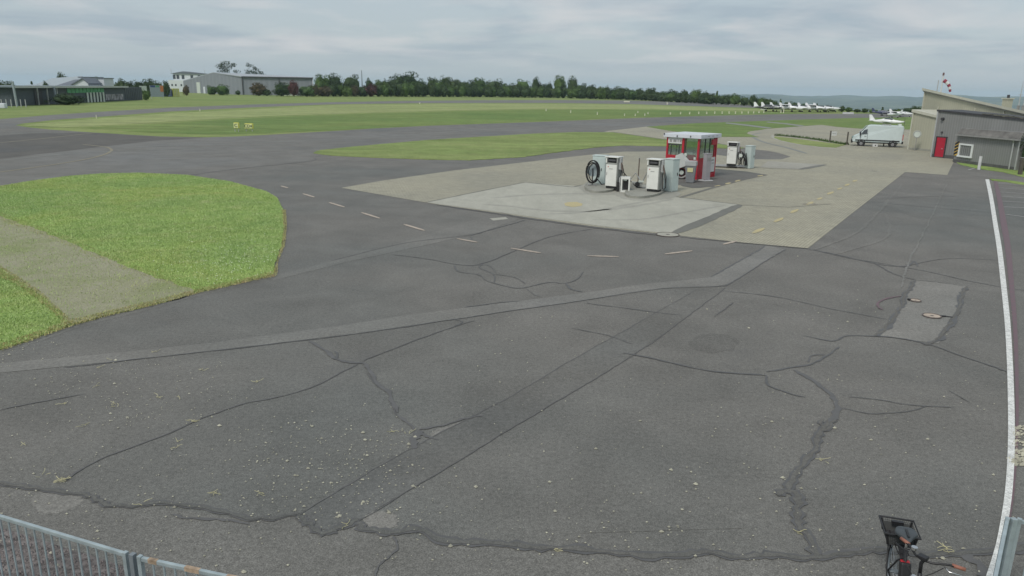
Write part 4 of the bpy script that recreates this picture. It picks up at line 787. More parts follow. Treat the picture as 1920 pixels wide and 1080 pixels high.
# ------------------------------------------------------------------ taxi signs and markers
def taxisign(px, yb, wpx, hpx_, text, lab, h0):
    g = B(px, yb); S_ = scale_at(px, yb); w = wpx/S_; zb = h0/S_/.967; zt = (h0+hpx_)/S_/.967; root = thing('taxiway_sign', lab, 'sign', tuple(g), 0, 'yellow taxiway signs')
    MB().box((0, .15, (zb+zt)/2), (w, .35, zt-zb), bev=.03).build('panel', 'sign_yellow', root); MB().box((0, -.05, (zb+zt)/2), (w*.92, .04, (zt-zb)*.86)).build('face', 'sign_pale', root)
    for s_ in (-1, 1): MB().box((s_*w*.36, .12, zb/2), (.07, .07, zb)).build('leg', 'alu', root)
    cu = bpy.data.curves.new('lettering', 'FONT'); cu.body = text; cu.size = (zt-zb)*.82; cu.align_x = 'CENTER'; cu.align_y = 'CENTER'; cu.extrude = .01; tmp = bpy.data.objects.new('tmp', cu); COL.objects.link(tmp)
    me = bpy.data.meshes.new_from_object(tmp.evaluated_get(bpy.context.evaluated_depsgraph_get())); bpy.data.objects.remove(tmp); me.materials.clear(); me.materials.append(M['black_plastic'])
    o = bpy.data.objects.new('lettering', me); COL.objects.link(o); o.parent = root; o.location = (-(w*.16 if len(text) > 1 else 0), -.085, (zb+zt)/2); o.rotation_euler = (math.pi/2, 0, 0)
    if len(text) > 1: MB().box((w*.33, -.08, (zb+zt)/2), (w*.12, .03, (zt-zb)*.4)).build('block_mark', 'black_plastic', root)
taxisign(443.5, 247, 9, 10, 'C', 'narrow yellow sign with one dark letter on the grass, left of the wider one', 6)
taxisign(467, 246.5, 15, 9, 'CD', 'wider yellow sign with dark characters and a block on the grass', 5)
MK = [(1257, 214.5), (1276, 214), (1293, 214), (1310, 213.5), (1325, 213.5), (1340, 213.2), (1354, 213), (1367, 213), (1379, 213), (1391, 212.7), (1403, 212.5), (1413, 212.5), (1423, 212)]
for i, (px, py) in enumerate(MK):
    g = G(px, py); root = thing('edge_marker', '%s small pale marker post from the left along the far taxiway edge' % ORD[i], 'marker', (g.x, g.y, 0), 0, 'small marker posts along the taxiway')
    S_ = scale_at(px, py); MB().tube([(0, 0, 0), (0, 0, 3.2/S_)], [.16, .11], 6).build('post', 'marker', root); MB().disc((0, 0, 3.2/S_+.04), .17, .12).build('cap', 'marker', root)
for i, (px, py, h_, lab) in enumerate([(181, 222, 6, 'white marker post on the grass tip beside the far runway, left'), (375, 208.5, 4, 'small marker left at the runway edge above the yellow signs'), (1024, 208, 3.5, 'small white marker on the grass in the middle distance, leftmost of a loose line'), (1070, 211.5, 4.5, 'white marker second in the loose line on the far grass'), (1120, 215, 4.5, 'white marker third in the loose line on the far grass'), (1171, 217, 3.5, 'white marker fourth in the loose line on the far grass'),
        (1191, 217.5, 4, 'white marker beside the little heaps on the far grass'), (1196, 211.5, 3, 'low white lamp among the little heaps on the far grass'), (1209, 217, 4, 'right white marker among the little heaps on the far grass'), (1215, 214, 3.5, 'rightmost white lamp of the cluster on the far grass'), (1251, 195.5, 4, 'round white lamp at the far runway edge'), (1432, 212, 4, 'white lamp before the parked aircraft, left'), (1469, 212, 8, 'tall yellowish marker before the row of aircraft'), (1464, 212, 5, 'short marker left of the tall yellowish one'), (1175, 192.5, 4, 'pale runway board on the far runway'), (787, 194.5, 2.5, 'tiny marker at the far runway edge left of centre')]):
    g = G(px, py); S_ = scale_at(px, py); root = thing('marker_post', lab, 'marker', (g.x, g.y, 0)); wd = (.9 if py > 200 else 1.1)/S_
    if 'board' in lab: MB().box((0, 0, 2/S_), (11/S_, .3, 2/S_)).build('board', 'marker', root); MB().box((0, .2, .7/S_), (8/S_, .2, 1.4/S_)).build('leg', 'marker', root)
    else: MB().tube([(0, 0, 0), (0, 0, h_/S_)], [wd, wd*.8], 7).build('post', 'marker', root); MB().disc((0, 0, h_/S_), wd*1.15, wd*.6).build('cap', 'bollard_white', root)

# ------------------------------------------------------------------ aircraft
def make_plane(low=True):
    root = thing('light_aircraft', 'x', 'aircraft')
    sec = [(-3.9, .12, .16, 1.25), (-3.0, .30, .34, 1.15), (-1.8, .48, .50, 1.15), (-.6, .56, .66, 1.28), (.5, .58, .70, 1.32), (1.5, .40, .50, 1.22), (2.8, .22, .30, 1.22), (4.0, .10, .18, 1.3)]
    vs = []; fs = []; n = 10
    for x, ry, rzz, zc in sec:
        for k in range(n): a = 2*math.pi*k/n; vs.append((x, ry*math.cos(a), zc+rzz*math.sin(a)))
    for i in range(len(sec)-1):
        for k in range(n): fs.append((i*n+k, i*n+(k+1) % n, (i+1)*n+(k+1) % n, (i+1)*n+k))
    fs += [tuple(range(n)), tuple(range((len(sec)-1)*n, len(sec)*n))]; MB().add(vs, fs).build('fuselage', 'plane_white', root, smooth=True)
    zw = .95 if low else 2.05; dz = .35 if low else .1
    for s_ in (-1, 1):
        vs = [(-.9, 0, zw), (.7, 0, zw), (.7, 0, zw+.16), (-.9, 0, zw+.2), (-.6, s_*5, zw+dz), (.5, s_*5, zw+dz), (.5, s_*5, zw+dz+.06), (-.6, s_*5, zw+dz+.08)]
        MB().add(vs, [(0, 1, 5, 4), (3, 7, 6, 2), (0, 4, 7, 3), (1, 2, 6, 5), (4, 5, 6, 7), (0, 3, 2, 1)]).build('wing', 'plane_white', root)
        MB().add([(3.1, 0, 1.3), (4.0, 0, 1.3), (4.0, 0, 1.38), (3.1, 0, 1.38), (3.4, s_*1.6, 1.32), (4.0, s_*1.6, 1.32), (4.0, s_*1.6, 1.38), (3.4, s_*1.6, 1.38)], [(0, 1, 5, 4), (3, 7, 6, 2), (0, 4, 7, 3), (1, 2, 6, 5), (4, 5, 6, 7), (0, 3, 2, 1)]).build('tailplane', 'plane_white', root)
        w = MB().disc((.5, s_*1.1, .25), .25, .15, 'y', 12).build('wheel', 'rubber', root); MB().tube([(.5, s_*1.1, .28), (.3, s_*.6, 1.0)], .06, 5).build('gear_leg', 'plane_white', root)
        if not low: MB().tube([(.0, s_*.5, .9), (0, s_*2.4, 2.08)], .05, 5).build('strut', 'plane_white', root)
    MB().extr([(2.7, 1.4), (4.1, 1.4), (4.3, 2.75), (3.75, 2.75)], 'y', -.06, .06).build('tail_fin', 'plane_white', root)
    MB().box((-.3, 0, 1.78), (1.9, .9, .5), bev=.2).build('canopy', 'glass', root)
    MB().disc((-2.6, 0, .25), .2, .12, 'y', 12).build('wheel', 'rubber', root); MB().tube([(-2.6, 0, .28), (-2.6, 0, .9)], .05, 5).build('gear_leg', 'plane_white', root)
    MB().box((-3.98, 0, 1.25), (.06, .12, 1.7)).build('propeller', 'dark_grey', root); return root
low, high = make_plane(True), make_plane(False)
PL = [(1439, 209, 2.7, 'low', 'leftmost parked aircraft, dark and half hidden, with a white fin', 'dark_grey'), (1453, 209.3, 2.9, 'low', 'white aircraft with black nose, second in the far parked row', None), (1469, 209.5, 3.0, 'high', 'white aircraft, third in the far parked row', None), (1487, 210, 2.8, 'low', 'white aircraft, fourth in the far parked row', None), (1503, 210, 3.0, 'low', 'white aircraft with dark underside, fifth in the far parked row', None), (1521, 210.2, 2.9, 'high', 'pale high wing aircraft, sixth in the far parked row', None), (1536, 210.4, 2.8, 'low', 'white aircraft, seventh in the far parked row', None), (1550, 210.5, 3.0, 'low', 'rightmost white aircraft of the far parked row', None),
      (1656, 217, 2.9, 'low', 'dark purple tailed aircraft behind the van, farthest left', 'navy'), (1676, 221, .5, 'high', 'white and blue aircraft behind the roof of the van', None), (1690, 219, 2.7, 'low', 'white aircraft nearest the hangar corner, beyond the van', None), (1662, 237, 2.5, 'low', 'nearest parked white aircraft, its wing showing just above the van roof', None)]
PL = PL[1:]+PL[:1]; used = set()
for px, py, rz, kind, lab, m_ in PL:
    src = low if kind == 'low' else high
    o = src if kind not in used else copy_tree(src); used.add(kind); g = G(px, py); o.location = (g.x, g.y, 0); o.rotation_euler = (0, 0, rz); o['label'] = lab; o['group'] = 'parked light aircraft'; o.scale = (.72,)*3 if px > 1600 else (1,)*3
    if m_:
        for ch in o.children:
            if ch.name.split('.')[0] in ('fuselage', 'tail_fin') and not (m_ == 'dark_grey' and 'tail' in ch.name): ch.data = ch.data.copy(); ch.data.materials[0] = M[m_]
for i, (px, py) in enumerate([(1590, 214.5), (1432, 206)]):
    g = G(px, py); S_ = scale_at(px, py); o = MB().box((g.x, g.y, .35), (20/S_ if i == 0 else 2, .3, .5)).build('edge_board', 'bollard_white'); tag(o, ['low white board on the grass at the far end of the taxiway', 'pale board beside the leftmost parked aircraft'][i], 'board')
# distant white house among the row
a = Wt(1335, 184, bt(1331)+32); root = thing('house', 'small white building half hidden in the tree row, at its right end', 'house', (a.x, a.y, 0)); wz = Wt(1335, 181.5, bt(1331)+32).z; MB().box((0, 0, wz/2), (6.5, 3, wz)).build('wall', 'house_white', root); MB().extr([(-3.6, wz), (3.6, wz), (0, wz+1.0)], 'y', -2, 2).build('roof', 'roof_mid', root)

# ------------------------------------------------------------------ buildings at right
def onplane(a, dirv, px, py):
    n = Vector((-dirv.y, dirv.x, 0)); d = ray(px, py); t = n.dot(a-CAM)/n.dot(d); p_ = CAM+d*t; return (p_-a).dot(dirv), p_.z
a2, b2 = B(1787, 304), B(1908, 320.5); D2 = (b2-a2).normalized(); RZ2 = math.atan2(D2.y, D2.x); N2 = Vector((-D2.y, D2.x, 0))
def plane_thing(name, lab, a): return thing(name, lab, 'building', tuple(a), RZ2)
# grey block with the red door
a1 = B(1747, 294.5); D1 = (B(1787, 298.3)-a1).normalized(); N1 = Vector((-D1.y, D1.x, 0)); op1 = lambda x, y: onplane(a1, D1, x, y)
h1 = op1(1755, 208.5)[1]; L1 = 22.; sr_, hr_ = op1(1920, 225.5); hL = h1+(hr_-h1)*L1/sr_; root = plane_thing('workshop', 'grey clad flat roofed building with a red door at the right edge', a1); grey = root
root.rotation_euler[2] = math.atan2(D1.y, D1.x)
MB().extr([(0, 0), (L1, 0), (L1, hL), (0, h1)], 'y', 0, 3.2).build('wall', 'grey_clad', root)
MB().box((L1/2, -.03, .16), (L1, .05, .32)).build('skirting', 'skirt', root)
MB().extr([(-.15, h1+.003), (L1+.15, hL+.003), (L1+.15, hL+.15), (-.15, h1+.15)], 'y', -.12, 3.32).build('roof', 'dark_trim', root)
MB().box((-.05, -.03, h1/2), (.12, .12, h1)).build('corner_trim', 'alu', root)
mb = MB(); r_ = random.Random(3)
for k in range(40): xm = op1(1845, 216)[0]+k*.22; mb.box((xm, .0+r_.uniform(-.1, .1), h1+(hr_-h1)*xm/sr_+.15+r_.uniform(0, .05)), (.22, .2, r_.uniform(.03, .16)))
o = mb.build('roof_moss', 'kerb_dark', root); o['kind'] = 'stuff'
s0, z0 = op1(1757.5, 257); s1, _ = op1(1776, 258); zb = max(.02, op1(1757, 294.5)[1])
dr = MB().box(((s0+s1)/2, -.05, (z0+.1)/2), (s1-s0-.12, .06, z0-.1)).build('door', 'red_door', root); MB().box((s1-.25, -.1, z0*.45), (.12, .05, .05)).build('handle', 'alu', dr)
for sx in (s0, s1): MB().box((sx, -.06, z0/2), (.08, .1, z0)).build('door_frame', 'dark_trim', root)
MB().box(((s0+s1)/2, -.06, z0+.04), (s1-s0+.1, .1, .08)).build('door_frame', 'dark_trim', root)
sx, zz = op1(1769, 223); MB().disc((sx, -.12, zz), .13, .2, 'y').build('lamp', 'dark_trim', root); sx, zz = op1(1767, 248); MB().box((sx, -.08, zz), (.12, .14, .12)).build('lamp', 'dark_trim', root)
# lean-to in front
op2 = lambda x, y: onplane(a2, D2, x, y); L2 = op2(1908, 300)[0]; ze = op2(1795, 252)[1]; off = 2.2+(a1+D1*12-a2-D2*8).dot(N2)*.5; RT_ = .42
root = plane_thing('lean_to', 'low grey lean-to with a white framed window against the grey building', a2)
MB().extr([(0, 0), (off, 0), (off, ze+RT_), (.16, ze+RT_), (0, ze)], 'x', .0, L2).build('wall', 'grey_clad', root)
MB().box((L2/2, -.03, .13), (L2-.02, .05, .26)).build('skirting', 'skirt', root)
MB().extr([(-.20, ze-.06), (.14, ze+RT_), (.14, ze+RT_+.10), (-.20, ze+.06)], 'x', .12, L2+.2).build('roof', 'leanto_roof', root)
MB().box((L2/2+.15, -.27, ze-.02), (L2+.1, .12, .11)).build('gutter', 'gutter', root)
MB().box((L2/2+.1, .21, ze+RT_+.08), (L2+.1, .10, .12)).build('flashing', 'gutter', root)
s0, z1 = op2(1801, 268.5); s1, _ = op2(1827, 270); zb = op2(1801, 294)[1]; wn_ = MB()
w_, h_ = s1-s0, z1-zb; cx_, cz_ = (s0+s1)/2, (z1+zb)/2; fr = .13
for q in (MB().box((cx_, -.07, z1-fr/2), (w_, .1, fr)), MB().box((cx_, -.09, zb+fr/2), (w_+.06, .14, fr)), MB().box((s0+fr/2, -.07, cz_), (fr, .1, h_-2*fr)), MB().box((s1-fr/2, -.07, cz_), (fr, .1, h_-2*fr))): wn_.add(q.v, q.f)
wi = wn_.build('window', 'white_paint', root); MB().box((cx_, -.035, cz_), (w_-2*fr, .03, h_-2*fr)).build('pane', 'glass_grey', wi)
for k in range(6): MB().box((s0+fr+(w_-2*fr)*(k+.5)/6, -.055, cz_), (.03, .01, h_-2*fr)).build('curtain_fold', 'gutter', wi)
dp = MB().tube([(L2-.55, -.12, .05), (L2-.55, -.12, ze-.25), (L2-.5, -.24, ze-.05)], .05, 7).build('downpipe', 'alu', root); MB().box((L2-.05, -.03, ze/2), (.12, .08, ze-.1)).build('corner_trim', 'alu', root)
s0, zt = op2(1790, 266); s1 = op2(1796, 267)[0]; zb = op2(1790, 291)[1]
hz_ = MB().box((.22, -.06, (zt+zb)/2), (.42, .05, zt-zb)).build('hazard_board', 'hazard_yellow', root)
for k in range(4): c = zb+(zt-zb)*(k+.45)/4; MB().add([(.01, -.092, c-.12), (.43, -.092, c+.08), (.43, -.092, c+.28), (.01, -.092, c+.08), (.01, -.08, c-.12), (.43, -.08, c+.08), (.43, -.08, c+.28), (.01, -.08, c+.08)], [(0, 1, 2, 3), (0, 4, 5, 1), (1, 5, 6, 2), (2, 6, 7, 3), (3, 7, 4, 0), (4, 7, 6, 5)]).build('stripe', 'black_plastic', hz_)
# beige annex and tall hangar
a3 = B(1703, 280.2); b3 = B(1748, 284.5); D3 = (b3-a3).normalized(); op3 = lambda x, y: onplane(a3, D3, x, y); N = N2
h3 = op3(1712, 210)[1]; L3 = (b3-a3).length+1.2; h3r = op3(1752, 219.5)[1]; h3r = h3+(h3r-h3)*L3/op3(1752, 219.5)[0]; root = plane_thing('hangar_annex', 'beige clad lower annex between the white van and the grey building', a3); root.rotation_euler[2] = math.atan2(D3.y, D3.x)
MB().extr([(0, 0), (L3, 0), (L3, h3r), (0, h3)], 'y', 0, 5).build('wall', 'beige_clad', root); MB().extr([(-.15, h3+.003), (L3+.1, h3r+.003), (L3+.1, h3r+.26), (-.15, h3+.26)], 'y', -.18, 5.2).build('roof', 'beige_trim', root); MB().box((0, -.04, h3/2), (.14, .14, h3)).build('corner_trim', 'beige_trim', root)
MB().box((L3/2, -.03, .1), (L3, .04, .2)).build('skirting', 'kerb', root)
aT = a3+N2*3.6+D2*0; opT = lambda x, y: onplane(aT, D2, x, y); s0, z0 = opT(1736, 170); s1, z1 = opT(1922, 213); sl = (z1-z0)/(s1-s0); s2 = s1+9; z2 = z1+sl*9
root = plane_thing('hangar', 'tall beige hangar with sloping roof line behind the grey building', aT)
DR = 2.6
MB().add([(s0, 0, 0), (s2, 0, 0), (s2, 0, z2), (s0, 0, z0), (s0, 7, 0), (s2, 7, 0), (s2, 7, z2-DR), (s0, 7, z0-DR)], [(0, 1, 2, 3), (5, 4, 7, 6), (4, 0, 3, 7), (1, 5, 6, 2)]).build('wall', 'beige_clad', root)
MB().add([(s0-.25, -.3, z0+.04), (s2, -.3, z2+.02), (s2, -.3, z2+.26), (s0-.25, -.3, z0+.28), (s0-.25, 7.3, z0-DR), (s2, 7.3, z2-DR), (s2, 7.3, z2-DR+.26), (s0-.25, 7.3, z0-DR+.28)], [(0, 1, 2, 3), (5, 4, 7, 6), (4, 0, 3, 7), (1, 5, 6, 2), (3, 2, 6, 7), (0, 4, 5, 1)]).build('roof', 'beige_trim', root)
MB().extr([(s0-.25, z0-.10), (s2, z2-.12), (s2, z2-.002), (s0-.25, z0+.018)], 'y', -.16, -.002).build('gutter', 'gutter', root)
for px in (1760, 1830, 1885): 
    sx = opT(px, 200)[0]; MB().box((sx, -.05, 2.2), (.1, .08, 4.4)).build('cladding_joint', 'beige_trim', root)
MB().box((s0-.03, -.05, z0/2), (.14, .14, z0)).build('corner_trim', 'beige_trim', root)
opN = lambda px, py, o_: onplane(aT+N2*o_, D2, px, py)
sx, zx = opN(1887, 202, 1.2); ch = MB().box((sx, 1.2, zx+.05), (.62, .6, 1.5)).build('chimney', 'beige_clad', root)
MB().box((sx, 1.2, zx+.85), (.8, .75, .1)).build('chimney_cap', 'beige_trim', ch); MB().tube([(sx, 1.2, zx+.8), (sx, 1.2, zx+1.2)], .12, 8).build('flue', 'dark_trim', ch)
for px, yt, lab in ((1909, 150, 'thin antenna mast on the hangar roof, left of the taller one'), (1918, 135, 'taller antenna mast on the hangar roof at the right edge')):
    sx, zx = opN(px-.5, 207, .8); zt = opN(px+1, yt, .8)[1]; p_ = aT+D2*sx+N2*.8; root = thing('antenna', lab, 'antenna', (p_.x, p_.y, zx-.1)); MB().tube([(0, 0, 0), (0, 0, (zt-zx)*.55), (0, 0, zt-zx)], [.05, .04, .015], 6).build('mast', 'alu', root); MB().box((0, 0, .3), (.2, .2, .5)).build('mount', 'gutter', root)
    MB().tube([(-.2, 0, (zt-zx)*.55), (.2, 0, (zt-zx)*.55)], .02, 5).build('crossbar', 'alu', root)
sx, zx = opN(1764, 172, 2.5); zt = opN(1764.5, 139, 2.5)[1]; p_ = aT+D2*sx+N2*2.5; root = thing('windsock', 'drooping red and white windsock on its pole above the beige hangar', 'windsock', (p_.x, p_.y, 0))
MB().tube([(0, 0, 0), (0, 0, zt)], .07, 6).build('pole', 'bollard_white', root); MB().box((0, 0, zt), (.14, .14, .3)).build('lamp', 'red_brown', root)
ztb = opN(1766, 151, 2.5)[1]; L = ztb-zx; rs = [.21, .20, .18, .16, .14, .11]; pp = [(.12, 0, ztb), (.38, 0, ztb-.12*L), (.62, 0, ztb-.33*L), (.75, 0, ztb-.55*L), (.84, 0, ztb-.78*L), (.9, 0, ztb-1.0*L)]
for k in range(5): MB().tube([Matrix.Rotation(-.6, 3, 'Z') @ Vector(pp[k]), Matrix.Rotation(-.6, 3, 'Z') @ Vector(pp[k+1])], [rs[k], rs[k+1]], 10, True).build('sock_band', 'sock_red' if k % 2 == 0 else 'bollard_white', root)
p2 = aT+D2*(opN(1758.5, 160, 2.6)[0])+N2*2.6; zz = opN(1759, 150, 2.6)[1]; o = MB().tube([(p2.x, p2.y, 0), (p2.x, p2.y, zz)], .05, 6).build('pole', 'alu'); tag(o, 'thin bare pole just left of the windsock', 'pole')
# bollard, posts and plants by the grey building
g = B(1835, 318); hb = hpx(1836, 318, 293); root = thing('bollard', 'white round bollard before the lean-to window wall', 'bollard', tuple(g)); MB().tube([(0, 0, 0), (0, 0, hb)], .11, 12).build('post', 'bollard_white', root); MB().disc((0, 0, hb+.015), .1, .03).build('cap', 'gutter', root)
g = B(1912, 328); hb = hpx(1913, 328, 296); root = thing('post', 'dark wooden post at the right edge before the lean-to corner', 'post', tuple(g)); MB().box((0, 0, hb/2), (.22, .22, hb), bev=.02).build('shaft', 'wood_post', root); MB().box((0, 0, hb+.02), (.26, .26, .04)).build('cap', 'gutter', root)
g = B(1926, 322); tree('bush', 'green climbing bush cut off by the right edge beside the lean-to', 'bush', tuple(g), 3.0, 1.7, mat='leaf', bush=True)
g = B(1715, 283); ht = hpx(1716, 283, 245); root = thing('round_sign', 'round pale sign on a thin post before the beige annex', 'sign', tuple(g), -.45); MB().tube([(0, 0, 0), (0, 0, ht)], .035, 6).build('post', 'gutter', root); MB().disc((0, -.05, ht-.35), .38, .03, 'y', 20).build('disc', 'bone', root); MB().torus((0, -.07, ht-.35), .33, .03, 'y', 20, 5).build('ring', 'gutter', root)
for px, py, yt, lab, sg in ((1555.5, 267.5, 245, 'dark fence post with a small white board at its top', True), (1587.5, 272, 247, 'plain dark post between the white board and the van', False)):
    g = B(px, py); ht = hpx(px, py, yt); root = thing('post', lab, 'post', tuple(g)); MB().box((0, 0, ht/2), (.12, .12, ht)).build('shaft', 'wood_post', root); MB().box((0, 0, .04), (.22, .22, .08)).build('foot', 'kerb', root)
    if sg: MB().box((.38, -.03, ht-.32), (.62, .03, .48)).build('board', 'bollard_white', root); MB().box((.38, -.05, ht-.32), (.4, .01, .04)).build('print', 'gutter', root)
# weeds along the little island
mb = MB(); r_ = random.Random(9); EP = smooth_px([(1456, 254.5), (1490, 257.5), (1530, 262.5), (1560, 267.5), (1588, 272)], False, 24)
for x, y in EP:
    g = G(x, y)
    for _ in range(9):
        a = r_.uniform(0, 6.28); q = Vector((g.x+r_.uniform(-.3, .3), g.y+r_.uniform(-.25, .25), .03)); h_ = r_.uniform(.06, .34); w = .05
        mb.add([q+Vector((-w*math.cos(a), -w*math.sin(a), 0)), q+Vector((w*math.cos(a), w*math.sin(a), 0)), q+Vector((r_.uniform(-.12, .12), r_.uniform(-.12, .12), h_))], [(0, 1, 2)])
tag(mb.build('weeds', 'leaf_light', None, normals=False), 'dark weeds growing along the edge of the small grass island', 'weeds', kind='stuff')

# ------------------------------------------------------------------ van
gf, gr_ = B(1613.5, 273.2), B(1672, 275.6); wb = (gf-gr_).length; ang = math.atan2(gf.y-gr_.y, gf.x-gr_.x); k = hpx(1655, 275, 235)/2.75
root = thing('delivery_van', 'long high roofed white van parked by the beige annex', 'van', tuple((gf+gr_)/2), ang)
XS = wb/4.2      # length scale (wheelbase)
def vx(x): return x*XS
Z = lambda z: z*k
prof = [(-3.30, .55), (-3.32, 2.5), (-3.22, 2.72), (-2.9, 2.76), (1.05, 2.78), (1.45, 2.68), (2.45, 1.62), (3.15, 1.32), (3.38, 1.0), (3.42, .55)]
nf = len(prof); W2 = .98*k
bm = bmesh.new(); rings = []
for yy, ins in ((-W2, 0.0), (W2, 0.0)):
    rings.append([bm.verts.new((vx(x), yy*(1 if z < 1.5 else .93), Z(z))) for x, z in prof])
for i in range(nf): bm.faces.new((rings[0][i], rings[0][(i+1) % nf], rings[1][(i+1) % nf], rings[1][i]))
bm.faces.new(list(reversed(rings[0]))); bm.faces.new(rings[1]); bmesh.ops.recalc_face_normals(bm, faces=bm.faces[:])
es = [e for e in bm.edges if not (abs(e.verts[0].co.y-e.verts[1].co.y) > 1)]
bmesh.ops.bevel(bm, geom=es, offset=.07, segments=3, affect='EDGES')
me = bpy.data.meshes.new('body'); bm.to_mesh(me); bm.free(); me.materials.append(M['van_white']); body = bpy.data.objects.new('body', me); COL.objects.link(body); body.parent = root
for sgn in (-1, 1):
    yv = sgn*(W2+.012); yc = sgn*W2*.972
    MB().add([(vx(1.45), sgn*(W2*.955), Z(1.62)), (vx(2.20), sgn*(W2*.985), Z(1.55)), (vx(1.92), sgn*(W2*.955), Z(2.08)), (vx(1.55), sgn*(W2*.945), Z(2.22)), (vx(1.45), sgn*(W2*.985)+sgn*.03, Z(1.62)), (vx(2.25), sgn*(W2*1.0)+sgn*.02, Z(1.58)), (vx(1.90), sgn*(W2*.965)+sgn*.02, Z(2.10)), (vx(1.45), sgn*(W2*.955)+sgn*.02, Z(2.24))], [(4, 5, 6, 7)]).build('side_window', 'glass', root)
    MB().box((0, yv, Z(.80)), (vx(5.9), .05, Z(.14))).build('side_trim', 'black_plastic', root)
    MB().box((vx(1.38), yv, Z(1.25)), (.03, .012, Z(1.0))).build('door_seam', 'dark_trim', root); MB().box((vx(2.3), yv, Z(1.15)), (.03, .012, Z(.75))).build('door_seam', 'dark_trim', root)
    MB().box((vx(1.65), yv, Z(1.32)), (.2, .03, .05)).build('door_handle', 'gutter', root)
    MB().box((vx(2.35), sgn*(W2+.14), Z(1.62)), (.14, .22, .34), bev=.04).build('mirror', 'black_plastic', root)
    for x in (2.1, -2.1):
        w = MB().disc((vx(x), sgn*(W2-.10), Z(.36)), Z(.36), .25, 'y', 22).build('wheel', 'rubber', root); MB().disc((vx(x), sgn*(W2+.03), Z(.36)), Z(.20), .03, 'y', 16).build('rim', 'hub', w)
        MB().torus((vx(x), sgn*(W2-.01), Z(.42)), Z(.44), .05, 'y', 22, 6).build('wheel_arch', 'black_plastic', root)
    MB().box((vx(3.28), sgn*W2*.75, Z(1.08)), (.25, .3, .26), bev=.05).build('headlight', 'clear', root)
    MB().box((vx(-3.33), sgn*W2*.9, Z(1.3)), (.06, .16, Z(.7))).build('tail_light', 'tail_red', root)
MB().add([(vx(2.44), -W2*.82, Z(1.67)), (vx(2.44), W2*.82, Z(1.67)), (vx(1.56), W2*.78, Z(2.62)), (vx(1.56), -W2*.78, Z(2.62))], [(0, 1, 2, 3)]).build('windscreen', 'glass', root).location = (.06, 0, .05)
MB().box((vx(3.38), 0, Z(.62)), (.2, W2*1.9, Z(.42)), bev=.05).build('bumper', 'black_plastic', root); MB().box((vx(3.42), 0, Z(1.02)), (.06, W2*1.1, Z(.22))).build('grille', 'black_plastic', root)
MB().box((vx(-3.34), 0, Z(.6)), (.16, W2*1.9, Z(.3))).build('bumper', 'black_plastic', root); MB().box((vx(-3.335), 0, Z(1.7)), (.03, W2*1.5, Z(1.6))).build('rear_door', 'gutter', root)
MB().box((0, 0, Z(.5)), (vx(5.6), W2*1.6, Z(.16))).build('underbody', 'black_plastic', root)
MB().box((vx(-1.0), 0, Z(2.82)), (.9, .8, .12), bev=.03).build('roof_vent', 'gutter', root); MB().box((vx(-2.8), -.3, Z(2.85)), (.3, .3, .2)).build('roof_lamp', 'bone', root)
# black frame, box and things beside the van
for px0, px1, py, yt, lab in ((1656.5, 1673, 274.8, 253, 'black goalpost shaped barrier frame before the side of the van'),):
    a, b = B(px0, py-.3), B(px1, py+.6); ht = hpx(px0, py, yt); root = thing('barrier_frame', lab, 'barrier', tuple(a), frame(a, b)); L = (b-a).length
    for x in (0, L): MB().tube([(x, 0, 0), (x, 0, ht)], .06, 6).build('post', 'black_plastic', root)
    MB().tube([(0, 0, ht-.05), (L, 0, ht-.05)], .03, 5).build('top_bar', 'gutter', root)
g = B(1640, 275.2); root = thing('box', 'small white box with dark spot on the ground before the van', 'box', tuple(g), -.2); MB().box((0, 0, .16), (.5, .35, .32), bev=.03).build('body', 'bollard_white', root); MB().box((.02, -.18, .16), (.1, .02, .14)).build('opening', 'black_plastic', root)

# ------------------------------------------------------------------ fuelling island
def pad(lab, pts, h):
    ws = [B(x, y) for x, y in smooth_px(pts, True, 4)]; c = sum(ws, Vector())/len(ws); root = thing('kerb_island', lab, 'kerb', tuple(c)); poly = [((p-c).x, (p-c).y) for p in ws]
    MB().prism([(x*.93, y*.93) for x, y in poly], .005, h-.01).build('infill', 'kerb', root)
    n = len(poly)
    for i in range(0, n, 2):
        q = [poly[i], poly[(i+1) % n], poly[(i+2) % n]]; inn = [(x*.90, y*.90) for x, y in q]; q = [(q[0][0]*.995+q[1][0]*.005, q[0][1]*.995+q[1][1]*.005), q[1], (q[2][0]*.98+q[1][0]*.02, q[2][1]*.98+q[1][1]*.02)]
        pl = q+[inn[2], inn[1], inn[0]]; MB().prism(pl, .003, h+.006*(i % 4)/2).build('kerb_stone', 'kerb', root)
pad('rounded kerb stone island under the left dispenser and hose coil', [(1096, 352), (1101, 359), (1118, 363), (1142, 361), (1158, 355), (1160, 347), (1148, 342), (1115, 342), (1100, 346)], .14)
pad('rounded kerb stone island under the middle dispenser', [(1171, 365), (1178, 371), (1198, 373), (1222, 370.5), (1242, 364), (1244, 355), (1230, 350), (1200, 350), (1180, 357)], .14)
def S(px, py): return scale_at(px, py)*.967
